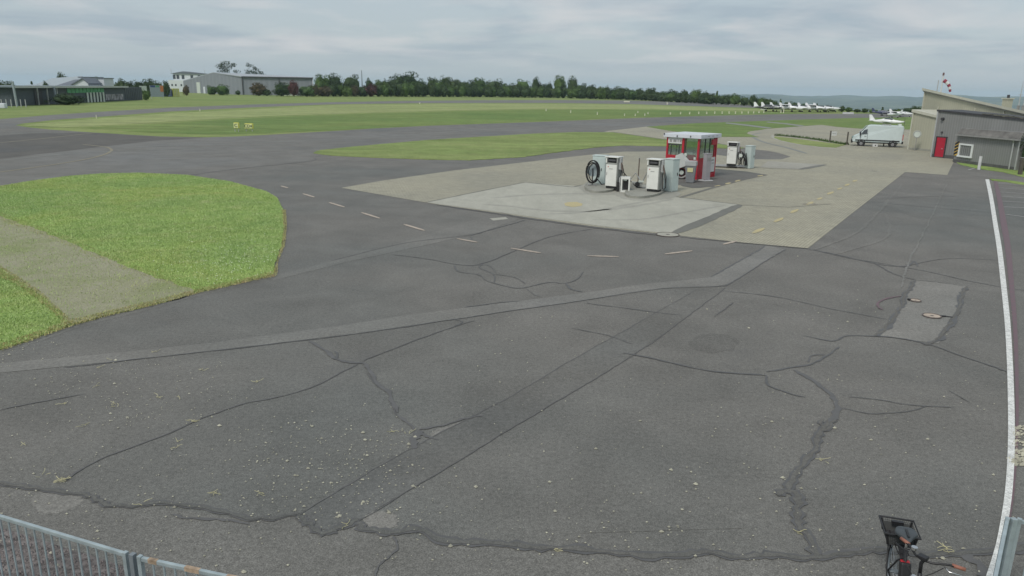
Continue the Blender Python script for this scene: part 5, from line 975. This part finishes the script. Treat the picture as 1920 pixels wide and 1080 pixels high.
def dispenser(lab, px, py, ytop, rz, zbase=.12, loose=True):
    g = B(px, py); h = (py-ytop)/S(px, py)*1.0; root = thing('fuel_dispenser', lab, 'fuel pump', (g.x, g.y, 0), rz, 'white fuel dispensers'); w, d = .74, .62; z0 = zbase
    MB().box((0, 0, z0+.07), (w*.85, d*.85, .14)).build('plinth', 'black_plastic', root)
    MB().box((0, .02, z0+.14+(h*.70)/2), (w, d-.04, h*.70), bev=.015).build('body', 'pump_grey', root)
    MB().box((0, -d/2+.0, z0+.16+(h*.64)/2), (w*.90, .04, h*.64), bev=.012).build('front_panel', 'pump_white', root)
    zt = z0+.14+h*.70; hh = h-zt+z0*.0; hh = max(.3, h-zt)
    for sx in (-1, 1): MB().box((sx*(w/2-.035), 0, zt+hh/2), (.07, d, hh)).build('head_post', 'pump_white' if sx < 0 else 'pump_grey', root)
    MB().box((0, .06, zt+hh/2), (w-.15, d-.16, hh-.01)).build('meter', 'display', root)
    MB().box((0, -.27, zt+hh*.5), (w*.6, .02, hh*.35)).build('display', 'dark_grey', root)
    MB().box((0, 0, h+.025), (w+.10, d+.10, .05), bev=.01).build('cap', 'pump_white', root)
    MB().box((-w*.26, -d/2-.025, z0+h*.66), (.05, .01, .05)).build('badge', 'tail_red', root); MB().box((-.02, -d/2-.025, z0+h*.60), (.22, .01, .03)).build('print', 'gutter', root)
    MB().box((-w*.36, -d/2-.03, z0+h*.45), (.03, .012, .16)).build('lock', 'gutter', root)
    MB().box((w/2+.06, -.05, h*.82), (.12, .2, h*.34), bev=.02).build('nozzle_holder', 'alu', root)
    nz = MB().tube([(w/2+.14, -.1, h*.86), (w/2+.18, -.12, h*.72), (w/2+.26, -.16, h*.62)], [.03, .045, .03], 6).build('nozzle', 'brown_metal', root)
    ho = MB(); ho.tube([(w/2+.2, -.12, h*.66), (w/2+.32, -.15, h*.4), (w/2+.30, -.1, h*.18), (w/2+.12, 0, h*.16), (w/2+.06, .05, h*.45), (w/2+.05, .1, h*.62)], .025, 7); ho.tube([(w/2+.05, .18, h*.8), (w/2+.2, .2, h*.5), (w/2+.26, .1, h*.2), (w/2+.1, .1, h*.1)], .022, 7); ho.build('hose', 'rubber', root)
    return root, h, w, d
dispenser('white fuel dispenser beside the big black hose coil, left of three', 1149, 357, 297.5, math.radians(-34))
dispenser('white fuel dispenser between the meter box and the tall pale cabinet', 1226, 363, 302, math.radians(-34))
rt, h, w, d = dispenser('white fuel dispenser with hose reel right of the red kiosk, farthest back', 1371, 315, 269.5, math.radians(-25), .18)
MB().torus((.65, -.3, h*.52), .20, .035, 'y', 20, 6, 1.5).build('hose_reel', 'black_plastic', rt); MB().disc((.65, -.3, h*.52), .13, .08, 'y').build('reel_hub', 'bone', rt)
for i in range(4): MB().tube([(.60+.13*i, -.2, .25), (.62+.14*i, -.25, h*.4), (.72+.1*i, -.2, h*.62), (.95+.05*i, -.1, h*.3), (1.0+.05*i, -.1, .25)], .03, 7).build('hose', 'rubber', rt)
g = B(1367, 314); root = thing('steel_platform', 'low steel base plate under the farthest dispenser', 'platform', (g.x+.3, g.y+.1, 0), math.radians(-14)); MB().box((0, 0, .11), (2.6, 1.2, .06)).build('deck', 'gutter', root)
for x in (-1.2, 1.2):
    for y in (-.5, .5): MB().box((x, y, .04), (.1, .1, .08)).build('foot', 'black_plastic', root)
def cabinet(lab, px, py, ytop, w, d, rz, m_='cab_green'):
    g = B(px, py); h = (py-ytop)/S(px, py); root = thing('cabinet', lab, 'cabinet', (g.x, g.y, 0), rz, 'tall pale steel cabinets'); 
    MB().box((0, 0, h/2+.02), (w, d, h-.04), bev=.012).build('body', m_, root); MB().box((0, 0, h+.02), (w+.05, d+.05, .05), bev=.01).build('lid', m_, root)
    dr = MB().box((0, -d/2-.012, h/2), (w*.92, .02, h*.90), bev=.006).build('door', m_, root); MB().box((w*.22, -d/2-.04, h*.55), (.03, .03, .16)).build('handle', 'black_plastic', dr); MB().box((0, 0, .02), (w*.96, d*.96, .04)).build('plinth', 'gutter', root); return root
cabinet('tall pale green steel cabinet in front of the red kiosk, nearest of three', 1256.5, 359, 301, .60, .58, math.radians(42))
cabinet('pale blue steel cabinet behind the black hose coil', 1124, 347, 294.5, .80, .55, math.radians(-25))
cabinet('pale steel cabinet right of the farthest dispenser', 1403.5, 316, 276, .55, .50, math.radians(40))
# hose coil
g = B(1110, 352); root = thing('hose_coil', 'big oval coil of black hose standing left of the left dispenser', 'hose', (g.x, g.y, 0), -.12, None); zc = .92
for i, (R_, yy, sx) in enumerate([(.36, 0, 1.8), (.33, -.07, 1.75), (.38, .06, 1.7), (.30, -.12, 1.85), (.35, .11, 1.8), (.26, -.02, 1.9)]): MB().torus(((i % 3-1)*.03, yy, zc-.03*(i % 2)), R_, .028, 'y', 26, 7, sx).build('hose_loop', 'rubber', root)
MB().disc((.0, .2, zc+.05), .34, .06, 'y', 20).build('drum', 'galv', root); MB().box((0, .1, .55), (.06, .06, 1.1)).build('stand', 'black_plastic', root); MB().box((0, .1, .16), (.5, .4, .04)).build('foot', 'gutter', root)
MB().tube([(.3, .0, .5), (.55, .1, .2), (.85, .2, .25), (1.0, .2, .6)], .03, 7).build('feed_hose', 'rubber', root)
# meter box, standpipe and pipework
g = B(1172, 360.5); hm = hpx(1172, 360, 331); root = thing('meter_box', 'small white box with dark open front between the two dispensers', 'meter box', tuple(g), math.radians(-12)); w = .50
MB().box((0, .2, hm/2), (w-.04, .03, hm)).build('back', 'gutter', root)
for sx in (-1, 1): MB().box((sx*(w/2-.04), 0, hm/2), (.08, .4, hm)).build('side', 'pump_white', root)
MB().box((0, 0, hm-.06), (w-.16, .4, .12)).build('top', 'pump_white', root); MB().box((0, 0, .06), (w-.16, .4, .12)).build('base', 'pump_white', root); MB().box((.03, .1, hm*.5), (w*.45, .12, hm*.6)).build('counter', 'black_plastic', root); MB().box((-.03, -.03, hm*.8), (.2, .1, .1)).build('dial', 'bone', root)
MB().tube([(-.33, .1, .0), (-.33, .1, hm*.92), (-.30, .1, hm), (-.26, .1, hm*.92)], .045, 7).build('pipe', 'alu', root); MB().tube([(-.42, 0, 0), (-.42, 0, hm*.65)], .07, 8).build('rubber_post', 'rubber', root)
g = B(1195.5, 347); hm = hpx(1197, 347, 297); root = thing('standpipe', 'thin brown upright pipe between the dispensers', 'pipe', tuple(g)); MB().tube([(0, 0, 0), (.02, 0, hm)], .035, 7).build('pipe', 'brown_metal', root); MB().disc((.02, 0, hm+.02), .05, .06).build('cap', 'gutter', root)
g = B(1193, 356); root = thing('pump_pipework', 'low pale pipework with round valve beside the standpipe', 'pipework', tuple(g), -.2)
MB().box((0, 0, .22), (.62, .34, .44), rot=Matrix.Rotation(.1, 3, 'Y'), bev=.04).build('housing', 'pump_grey', root); MB().disc((.05, -.22, .36), .13, .16, 'y').build('valve', 'black_plastic', root); MB().tube([(-.45, .1, .05), (-.4, .1, .5), (-.1, .1, .95), (.15, .1, .6)], .04, 7).build('pipe', 'alu', root)
MB().tube([(.3, .1, .4), (.5, .1, .9), (.72, .2, 1.3)], .035, 7).build('pipe', 'gutter', root); MB().tube([(-.8, .0, 1.0), (-.4, -.1, .55), (0, -.2, .2), (.5, -.2, .12)], .025, 6).build('hose', 'rubber', root)
MB().box((.25, -.1, .5), (.3, .25, .08), bev=.01).build('flange', 'bone', root)

# ------------------------------------------------------------------ kiosk
TH = math.radians(40); c = B(1306, 337.5); root = kiosk = thing('kiosk', 'small red framed glass kiosk with flat white roof among the fuel pumps', 'kiosk', tuple(c), math.pi/2-TH)
WX, WY = 2.60, 2.34; HK = hpx(1307, 337, 260)
def kb(name, m_, c_, d_, par=None, bev=0.): return MB().box(c_, d_, bev=bev).build(name, m_, par or root)
kb('floor', 'gutter', (WX/2, WY/2, .04), (WX-.1, WY-.1, .06))
for x, y in ((.06, .06), (WX-.06, .06), (.06, WY-.06), (WX-.06, WY-.06)): kb('corner_post', 'red_paint', (x, y, HK/2), (.12, .12, HK), bev=.01)
kb('mullion', 'red_paint', (.05, 1.14, HK/2), (.10, .14, HK-.01))
roof = kb('roof', 'roof_white', (WX/2, WY/2, HK+.13), (WX+.34, WY+.34, .24), bev=.02); kb('fascia', 'alu', (WX/2, WY/2, HK+.015), (WX+.22, WY+.22, .05), roof)
for q in ((-.20, .55, .12), (-.20, 1.5, .1), (-.2, WY+.1, .2)): kb('bracket', 'dark_trim', (q[0], q[1], HK+q[2]), (.03, .06, .10), roof)
for q in ((.9, -.185), (1.5, -.185), (2.1, -.185)): kb('print', 'gutter', (q[0], q[1], HK+.13), (.25, .008, .03), roof)
# left face x=0
kb('panel', 'red_paint', (.05, 1.73, .72), (.06, 1.04, 1.36)); kb('panel', 'red_paint', (.05, .595, .60), (.06, .94, 1.12))
kb('transom', 'dark_trim', (.05, 1.73, HK-.46), (.07, 1.04, .07)); kb('transom', 'red_paint', (.05, 1.73, 1.44), (.08, 1.04, .08)); kb('transom', 'red_paint', (.05, .595, 1.20), (.08, .94, .08))
sg = kb('sign', 'bollard_white', (.0, 1.73, HK-.22), (.05, .98, .32))
for i, (yy, w_) in enumerate(((1.32, .12), (1.50, .06), (1.72, .22), (2.02, .16))): kb('letter_mark', 'gutter', (-.03, yy, HK-.21), (.012, w_, .16), sg)
for yy in (1.42, 2.0): kb('mullion', 'dark_trim', (.05, yy, (1.48+HK-.5)/2), (.05, .05, HK-.5-1.48))
kb('pane', 'clear', (.05, 1.73, (1.48+HK-.5)/2), (.012, 1.02, HK-.52-1.48)); kb('pane', 'clear', (.05, .595, (1.24+HK)/2), (.012, .92, HK-1.28)); kb('mullion', 'dark_trim', (.05, .98, (1.24+HK)/2), (.05, .04, HK-1.26))
kb('notice', 'red_brown', (.01, .5, 1.42), (.02, .55, .28)); kb('notice', 'bone', (.0, .25, 1.35), (.02, .14, .16)); MB().disc((.0, .92, 1.55), .11, .03, 'x').build('clock', 'bone', root)
# right face y=0
kb('panel', 'red_paint', (.78, .05, .66), (1.3, .06, 1.26)); kb('panel', 'red_paint', (2.0, .05, .18), (1.05, .06, .30)); kb('transom', 'red_paint', (1.3, .05, 1.32), (2.36, .07, .07))
for x in (.95, 1.62): kb('mullion', 'dark_trim', (x, .05, (1.36+HK)/2), (.06, .06, HK-1.38))
kb('door_post', 'red_paint', (2.3, .05, HK/2), (.10, .08, HK-.02))
kb('pane', 'clear', (1.25, .05, (1.36+HK)/2), (2.2, .012, HK-1.42)); kb('sign', 'red_paint', (2.15, .0, HK-.28), (.75, .06, .36)); kb('poster', 'bollard_white', (2.15, .02, .86), (.60, .04, .96)); kb('print', 'gutter', (2.15, -.006, .95), (.3, .01, .05)); kb('print', 'dark_trim', (2.1, -.006, 1.15), (.35, .01, .05))
# back faces
for y0_, nm in ((WY-.05, 'x'),):
    kb('panel', 'red_paint', (WX/2, y0_, .55), (WX-.3, .06, 1.0)); kb('pane', 'clear', (WX/2, y0_, (1.1+HK)/2), (WX-.3, .012, HK-1.12)); kb('mullion', 'dark_trim', (WX/2, y0_, (1.1+HK)/2), (.05, .05, HK-1.1))
kb('panel', 'red_paint', (WX-.05, WY/2, .55), (.06, WY-.3, 1.0)); kb('pane', 'clear', (WX-.05, WY/2, (1.1+HK)/2), (.012, WY-.3, HK-1.12)); kb('mullion', 'dark_trim', (WX-.05, WY/2, (1.1+HK)/2), (.05, .05, HK-1.1))
kb('counter', 'gutter', (.55, 1.2, .95), (.7, 1.9, .06))
g = B(1323, 339); hm = hpx(1323, 339, 288); root = thing('payment_terminal', 'tall silver grey pillar cabinet before the right side of the kiosk', 'terminal', tuple(g), math.radians(28)); MB().box((0, 0, .03), (.75, .55, .05), bev=.01).build('base_plate', 'bollard_white', root); MB().box((0, 0, hm/2+.05), (.42, .30, hm-.06), bev=.03).build('body', 'silver_post', root)
MB().box((0, -.16, hm*.8), (.26, .02, .2)).build('screen', 'gutter', root); MB().box((0, 0, hm+.01), (.46, .34, .04), bev=.01).build('cap', 'silver_post', root)
g = B(1293.5, 343); hm = hpx(1293, 343, 301); root = thing('waste_bin', 'grey waste bin with pale lid and yellowish label before the kiosk', 'waste bin', tuple(g), math.radians(-22))
MB().add([(-.24, -.2, .05), (.24, -.2, .05), (.24, .2, .05), (-.24, .2, .05), (-.31, -.27, hm*.78), (.31, -.27, hm*.78), (.31, .27, hm*.78), (-.31, .27, hm*.78)], [(0, 1, 5, 4), (1, 2, 6, 5), (2, 3, 7, 6), (3, 0, 4, 7), (0, 3, 2, 1), (4, 5, 6, 7)]).build('body', 'bin_grey', root)
MB().extr([(-.31, hm*.785), (.31, hm*.785), (.31, hm*.9), (.12, hm), (-.31, hm*.97)], 'x', -.34, .34).build('lid', 'bin_lid', root); MB().box((0, -.285, hm*.60), (.34, .012, .26), rot=Matrix.Rotation(.08, 3, 'X')).build('label', 'label_yellow', root)
for sx in (-1, 1): MB().disc((sx*.2, .22, .08), .08, .06, 'x', 12).build('wheel', 'rubber', root)
g = B(1276, 336); hm = hpx(1276, 336, 287); root = thing('covered_hose_reel', 'hose reel under a pale pointed cover between cabinet and waste bin', 'hose reel', tuple(g), math.radians(-10))
MB().add([(-.42, -.35, hm*.38), (.62, -.35, hm*.62), (.62, .35, hm*.62), (-.42, .35, hm*.38), (-.05, -.28, hm), (.02, .28, hm), (-.42, -.3, hm*.88), (-.42, .3, hm*.88), (.45, -.3, hm*.74), (.45, .3, hm*.74)], [(0, 1, 8, 4, 6), (1, 2, 9, 8), (2, 3, 7, 5, 9), (3, 0, 6, 7), (4, 8, 9, 5), (6, 4, 5, 7), (0, 3, 2, 1)]).build('cover', 'tarp', root)
MB().torus((.02, -.1, .45), .34, .06, 'y', 22, 7).build('reel_rim', 'gutter', root); MB().torus((.02, .12, .45), .34, .05, 'y', 22, 7).build('reel_rim', 'dark_trim', root); MB().disc((.02, .0, .45), .22, .3, 'y').build('hose_wrap', 'rubber', root); MB().disc((.02, -.14, .45), .14, .04, 'y').build('hub', 'bone', root)
for sx in (-.36, .4): MB().tube([(sx, -.2, 0), (sx*.9, -.2, hm*.55)], .025, 6).build('leg', 'gutter', root)

# ------------------------------------------------------------------ barriers in the foreground
def barrier(lab, a, b, h=1.1, nb=17, rust=False, z0=.16):
    L = (b-a).length; root = thing('crowd_barrier', lab, 'barrier', tuple(a), frame(a, b), 'galvanised crowd barriers'); e = .02
    MB().box((L/2, 0, h), (L-.10, .035, .042), bev=.008).build('top_rail', 'galv', root); MB().box((L/2, 0, z0), (L-.10, .034, .04)).build('bottom_rail', 'galv', root)
    for x in (.03, L-.03): MB().box((x, 0, (h+z0)/2+.0), (.045, .045, h-z0+.06), bev=.006).build('end_post', 'galv', root)
    for i in range(nb): x = .05+(L-.1)*(i+1)/(nb+1); MB().tube([(x, 0, z0+.02), (x, 0, h-.02)], .011, 6).build('bar', 'galv', root)
    for x in (.3, L-.3): MB().box((x, 0, .02), (.05, .6, .03)).build('foot', 'galv_dark', root); MB().box((x, 0, .09), (.04, .03, .12)).build('foot_stem', 'galv_dark', root)
    if rust:
        for x, w_ in ((.18, .10), (1.05, .12), (.62, .16)): MB().box((x, 0, h+.001), (w_, .037, .043)).build('rust_patch', 'rust', root)
    return root
pa, pb, pc = G(-60, 951, 1.1), G(240, 1041, 1.1), G(258, 1046, 1.1)
for v in (pa, pb, pc): v.z = 0
dv = (pb-pa).normalized(); pa = pb-dv*2.3; pd = G(430, 1083, 1.1); pd.z = 0; dv2 = (pd-pc).normalized(); pd = pc+dv2*2.3
barrier('galvanised crowd barrier at the bottom left corner with clean top rail', pa, pb); barrier('galvanised crowd barrier with rusty top rail, bottom left, right of the clean one', pc, pd, rust=True)
m_ = (pb+pc)/2; o = MB().box((m_.x, m_.y, .62), (.05, .05, 1.02), rz=frame(pb, pc)).build('coupling_post', 'galv_dark'); tag(o, 'short steel coupling post between the two barriers at bottom left', 'post')
q0, q1 = G(1889, 973, 1.1), G(1866, 1084, 1.1); q0.z = q1.z = 0; dv = (q1-q0).normalized(); q1 = q0+dv*2.2
barrier('galvanised crowd barrier seen end on at the bottom right', q0, q1)
q2, q3 = G(1905, 975, 1.1), G(1932, 983, 1.1); q2.z = q3.z = 0; dv = (q3-q2).normalized(); barrier('galvanised crowd barrier cut off by the right edge at the bottom', q2, q2+dv*2.2)
qq = G(1893, 972, 1.14); o = MB().box((qq.x+.05, qq.y, .58), (.055, .055, 1.12), bev=.008).build('coupling_post', 'galv'); tag(o, 'square galvanised corner post between the barriers at bottom right', 'post')
nrm = Vector((-(pb-pa).normalized().y, (pb-pa).normalized().x, 0)); e0 = pa+nrm*.95-(pb-pa).normalized()*2; e1 = pd+nrm*.95; 
sheet('planting_bed', [tuple(e0), tuple(pb+nrm*.95), tuple(e1), tuple(e1+Vector((3, -2, 0))), (2, 0, 0), (-9, 0, 0)], .02, plain('brown gravel bed', (.15, .135, .13), .95, .6, 9., bump=.03), world=True, jit=.03)
mb = MB(); r_ = random.Random(8); 
for _ in range(9000):
    u_, w_ = r_.uniform(-1.2, 5.2), r_.uniform(-1.6, .94); p_ = pa+(pb-pa).normalized()*u_+nrm*w_; s_ = r_.uniform(.008, .026); a0 = r_.uniform(0, 6)
    mb.add([(p_.x+s_*math.cos(a0+j*2.09), p_.y+s_*math.sin(a0+j*2.09), .022) for j in range(3)]+[(p_.x, p_.y, .022+s_)], [(0, 1, 3), (1, 2, 3), (2, 0, 3)])
o = mb.build('gravel', plain('bed stones', (.20, .175, .17), .9, .5, 30.), None, normals=False); tag(o, 'brownish gravel behind the bottom left barriers', 'gravel', kind='stuff')

# ------------------------------------------------------------------ bicycle
hbw = G(1728, 1043, 1.08); sdw = G(1703, 1003, .97); fw = Vector((hbw.x-sdw.x, hbw.y-sdw.y, 0)).normalized(); org = Vector((hbw.x, hbw.y, 0))-fw*.36
root = bike = thing('bicycle', 'black city bicycle with brown grips and rear basket at the bottom right', 'bicycle', tuple(org), math.atan2(fw.y, fw.x))
def tb(name, m_, pts, r, par=None, n=8, cap=True, smooth=True): return MB().tube(pts, r, n, cap).build(name, m_, par or root, smooth=smooth)
BB = (0, 0, .29); ST = (-.20, 0, .80); HT, HB_ = (.40, 0, .92), (.44, 0, .74); RH = (-.47, 0, .34)
fr = MB(); fr.tube([BB, ST], .019, 8).tube([HT, HB_], .022, 8).tube([HB_, (.2, 0, .42), BB], .024, 8).tube([(.41, 0, .86), (.1, 0, .55), (-.08, 0, .48)], .018, 8)
for s_ in (-1, 1): fr.tube([BB, (-.2, s_*.05, .30), (RH[0], s_*.07, RH[2])], .011, 6).tube([(-.17, 0, .72), (-.25, s_*.05, .62), (RH[0], s_*.07, RH[2])], .010, 6)
fr.build('frame', 'black_plastic', root, smooth=True)
tb('seat_post', 'chrome', [ST, (-.235, 0, .90)], .013)
TURN = math.radians(-38); PIV = Vector((.42, 0, 0)); RT = Matrix.Rotation(TURN, 3, 'Z')
def st(p_): return PIV + RT @ (Vector(p_)-PIV)
def wheel(cx, steer):
    f = (lambda p_: st(p_)) if steer else (lambda p_: Vector(p_)); R_ = .335; c_ = (cx, 0, .34)
    circ = [f((cx+R_*math.cos(t), 0, .34+R_*math.sin(t))) for t in np.linspace(0, 2*math.pi, 37)]; w = MB().tube(circ, .019, 8, False).build('wheel', 'rubber', root, smooth=True)
    rim = [f((cx+(R_-.03)*math.cos(t), 0, .34+(R_-.03)*math.sin(t))) for t in np.linspace(0, 2*math.pi, 37)]; MB().tube(rim, .011, 6, False).build('rim', 'galv_dark', w, smooth=True)
    sp = MB()
    for k in range(24): t = 2*math.pi*k/24; sp.tube([f((cx, .02*(-1)**k, .34)), f((cx+(R_-.04)*math.cos(t), 0, .34+(R_-.04)*math.sin(t)))], .0015, 3, False)
    sp.build('spokes', 'chrome', w); MB().tube([f((cx, -.05, .34)), f((cx, .05, .34))], .025, 8).build('hub', 'galv_dark', w)
    mg = [f((cx+(R_+.04)*math.cos(t), 0, .34+(R_+.04)*math.sin(t))) for t in np.linspace(.5 if steer else .2, 2.9, 14)]; mm = MB()
    for a_, b_ in zip(mg[:-1], mg[1:]):
        sd_ = (RT if steer else Matrix.Identity(3)) @ Vector((0, .03, 0)); mm.add([a_+sd_, b_+sd_, b_-sd_, a_-sd_, a_+sd_+Vector((0, 0, .004)), b_+sd_+Vector((0, 0, .004)), b_-sd_+Vector((0, 0, .004)), a_-sd_+Vector((0, 0, .004))], [(0, 1, 2, 3), (7, 6, 5, 4), (0, 4, 5, 1), (2, 6, 7, 3)])
    mm.build('mudguard', 'black_plastic', root)
wheel(-.47, False); wheel(.60, True)
fk = MB()
for s_ in (-1, 1): fk.tube([st((.445, s_*.05, .72)), st((.52, s_*.055, .5)), st((.60, s_*.055, .34))], .012, 6)
fk.tube([st((.445, -.055, .725)), st((.445, .055, .725))], .02, 6).build('fork', 'black_plastic', root, smooth=True)
tb('stem', 'black_plastic', [(.40, 0, .92), (.385, 0, 1.02), st((.40, 0, 1.07))], .018)
tb('handlebar', 'black_plastic', [st(p_) for p_ in ((.25, -.29, 1.08), (.30, -.20, 1.09), (.40, -.08, 1.08), (.42, 0, 1.075), (.40, .08, 1.08), (.30, .20, 1.09), (.25, .29, 1.08))], .012)
for s_ in (-1, 1):
    tb('grip', 'grip', [st((.285, s_*.21, 1.088)), st((.235, s_*.315, 1.08))], [.019, .018], n=10)
    tb('brake_lever', 'chrome' if s_ > 0 else 'black_plastic', [st((.34, s_*.17, 1.07)), st((.36, s_*.22, 1.05)), st((.30, s_*.33, 1.04))], .007)
    tb('brake_cable', 'rubber', [st((.36, s_*.17, 1.06)), st((.50, s_*.14, 1.04)), st((.52, s_*.05, .95)), st((.46, 0, .82))], .0045, n=5)
MB().box(st((.43, .0, 1.115)), (.07, .09, .03), rz=TURN, bev=.008).build('display', 'black_plastic', root); MB().disc(st((.36, -.12, 1.12)), .03, .03).build('bell', 'chrome', root)
MB().box(st((.53, 0, .90)), (.06, .07, .07), rz=TURN, bev=.012).build('headlight', 'chrome', root)
bm = bmesh.new(); bmesh.ops.create_uvsphere(bm, u_segments=20, v_segments=12, radius=1)
for v in bm.verts:
    x, y, z = v.co; wd = .115*(1-.62*ss((x+.15)/.95)); v.co = Vector((-.26+x*.145, y*wd, .935+z*.038+(.012*abs(y)-.01*(1-abs(y)) if z > 0 else 0)+.012*(x < -.5)))
me = bpy.data.meshes.new('saddle'); bm.to_mesh(me); bm.free(); me.materials.append(M['saddle']); me.polygons.foreach_set('use_smooth', [True]*len(me.polygons)); sd_ = bpy.data.objects.new('saddle', me); COL.objects.link(sd_); sd_.parent = root
MB().box((-.235, 0, .9715), (.15, .022, .006), bev=.0).build('relief_channel', 'black_plastic', sd_)
rk = MB()
for s_ in (-1, 1): rk.tube([(-.25, s_*.05, .70), (-.75, s_*.06, .69)], .006, 6).tube([(-.70, s_*.06, .69), (-.49, s_*.09, .34)], .006, 6)
for x in (-.3, -.45, -.6, -.74): rk.tube([(x, -.06, .693), (x, .06, .693)], .005, 6)
rk.build('rear_rack', 'black_plastic', root)
bk = MB(); X0, X1, Yh, zb_, zt_ = -.73, -.42, .158, .695, .835
rim_ = [(X0-.03, -Yh-.02, zt_), (X1+.03, -Yh-.02, zt_), (X1+.03, Yh+.02, zt_), (X0-.03, Yh+.02, zt_), (X0-.03, -Yh-.02, zt_)]
ba = MB().tube(rim_, .011, 6, False).build('basket', 'black_plastic', root); wm = MB()
for i in range(17):
    f_ = i/16
    for s_ in (-1, 1):
        wm.tube([(X0+(X1-X0)*f_, s_*Yh*.82, zb_), (X0+(X1-X0)*f_, s_*Yh, zt_)], .0022, 3, False)
        yy = (-1+2*f_)*Yh; wm.tube([(X0 if s_ < 0 else X1, yy*.82, zb_), (X0 if s_ < 0 else X1, yy, zt_)], .0022, 3, False)
    wm.tube([(X0+(X1-X0)*f_, -Yh*.82, zb_), (X0+(X1-X0)*f_, Yh*.82, zb_)], .0022, 3, False); wm.tube([(X0, (-1+2*f_)*Yh*.82, zb_), (X1, (-1+2*f_)*Yh*.82, zb_)], .0022, 3, False)
for j in range(1, 8):
    z = zb_+(zt_-zb_)*j/8; y_ = Yh*(.82+.18*j/8); wm.tube([(X0, -y_, z), (X1, -y_, z), (X1, y_, z), (X0, y_, z), (X0, -y_, z)], .0022, 3, False)
wo_ = wm.build('mesh_wires', 'black_plastic', ba); wo_['kind'] = 'stuff'
for a_ in ((X0, -Yh), (X0, Yh), (X1, -Yh), (X1, Yh)): MB().tube([(a_[0], a_[1]*.82, zb_), (a_[0], a_[1], zt_)], .012, 6).build('basket_corner', 'black_plastic', ba)
MB().box((X0+.05, 0, zt_-.005), (.04, .12, .035)).build('basket_clip', 'black_plastic', ba)
ln = MB().add([(X0+.004, -Yh*.80, zb_), (X1-.004, -Yh*.80, zb_), (X1-.004, Yh*.80, zb_), (X0+.004, Yh*.80, zb_), (X0+.004, -Yh*.97, zt_-.03), (X1-.004, -Yh*.97, zt_-.03), (X1-.004, Yh*.97, zt_-.03), (X0+.004, Yh*.97, zt_-.03)], [(0, 1, 5, 4), (1, 2, 6, 5), (2, 3, 7, 6), (3, 0, 4, 7)]).build('liner', plain('dark grey basket liner', (.085, .09, .09), .8, .2, 20.), ba)
MB().box(((X0+X1)/2, 0, zb_-.004), (X1-X0, Yh*1.6, .006)).build('basket_floor', 'dark_grey', ba)
MB().box((-.14, .0, .66), (.07, .09, .05), bev=.01).build('reflector', 'tail_red', root); MB().box((-.80, 0, .62), (.02, .08, .05), bev=.005).build('tail_light', 'tail_red', root)
MB().box((-.08, 0, .52), (.12, .10, .34), rot=Matrix.Rotation(-.37, 3, 'Y'), bev=.02).build('battery', 'black_plastic', root)
MB().disc((0, -.06, .29), .09, .006, 'y', 24).build('chainring', 'galv_dark', root)
for s_ in (-1, 1):
    tb('crank', 'galv_dark', [(0, s_*.07, .29), (s_*.12, s_*.09, .29-s_*.12)], .01); MB().box((s_*.12, s_*.14, .29-s_*.12), (.09, .09, .022), bev=.005).build('pedal', 'black_plastic', root)
tb('kickstand', 'galv_dark', [(-.1, .06, .27), (-.14, .22, .01)], .008)
MB().box((.18, 0, .62), (.16, .10, .05), rot=Matrix.Rotation(-.6, 3, 'Y'), bev=.012).build('frame_bag', 'dark_grey', root)

# ------------------------------------------------------------------ haze: the air between camera and far hills
hm = bpy.data.materials.new('haze air'); hm.use_nodes = True; nt = hm.node_tree; nt.nodes.clear()
vo = nt.nodes.new('ShaderNodeVolumePrincipled'); vo.inputs['Color'].default_value = (.67, .845, 1.0, 1); vo.inputs['Density'].default_value = 1.0e-4; vo.inputs['Anisotropy'].default_value = 0.0
ou = nt.nodes.new('ShaderNodeOutputMaterial'); nt.links.new(vo.outputs[0], ou.inputs['Volume'])
hz = MB().box((0, 0, -60), (22000, 22000, 260)).build('haze', hm); hz['kind'] = 'stuff'; hz['label'] = 'thin bluish haze in the air towards the far hills'; hz['category'] = 'haze'
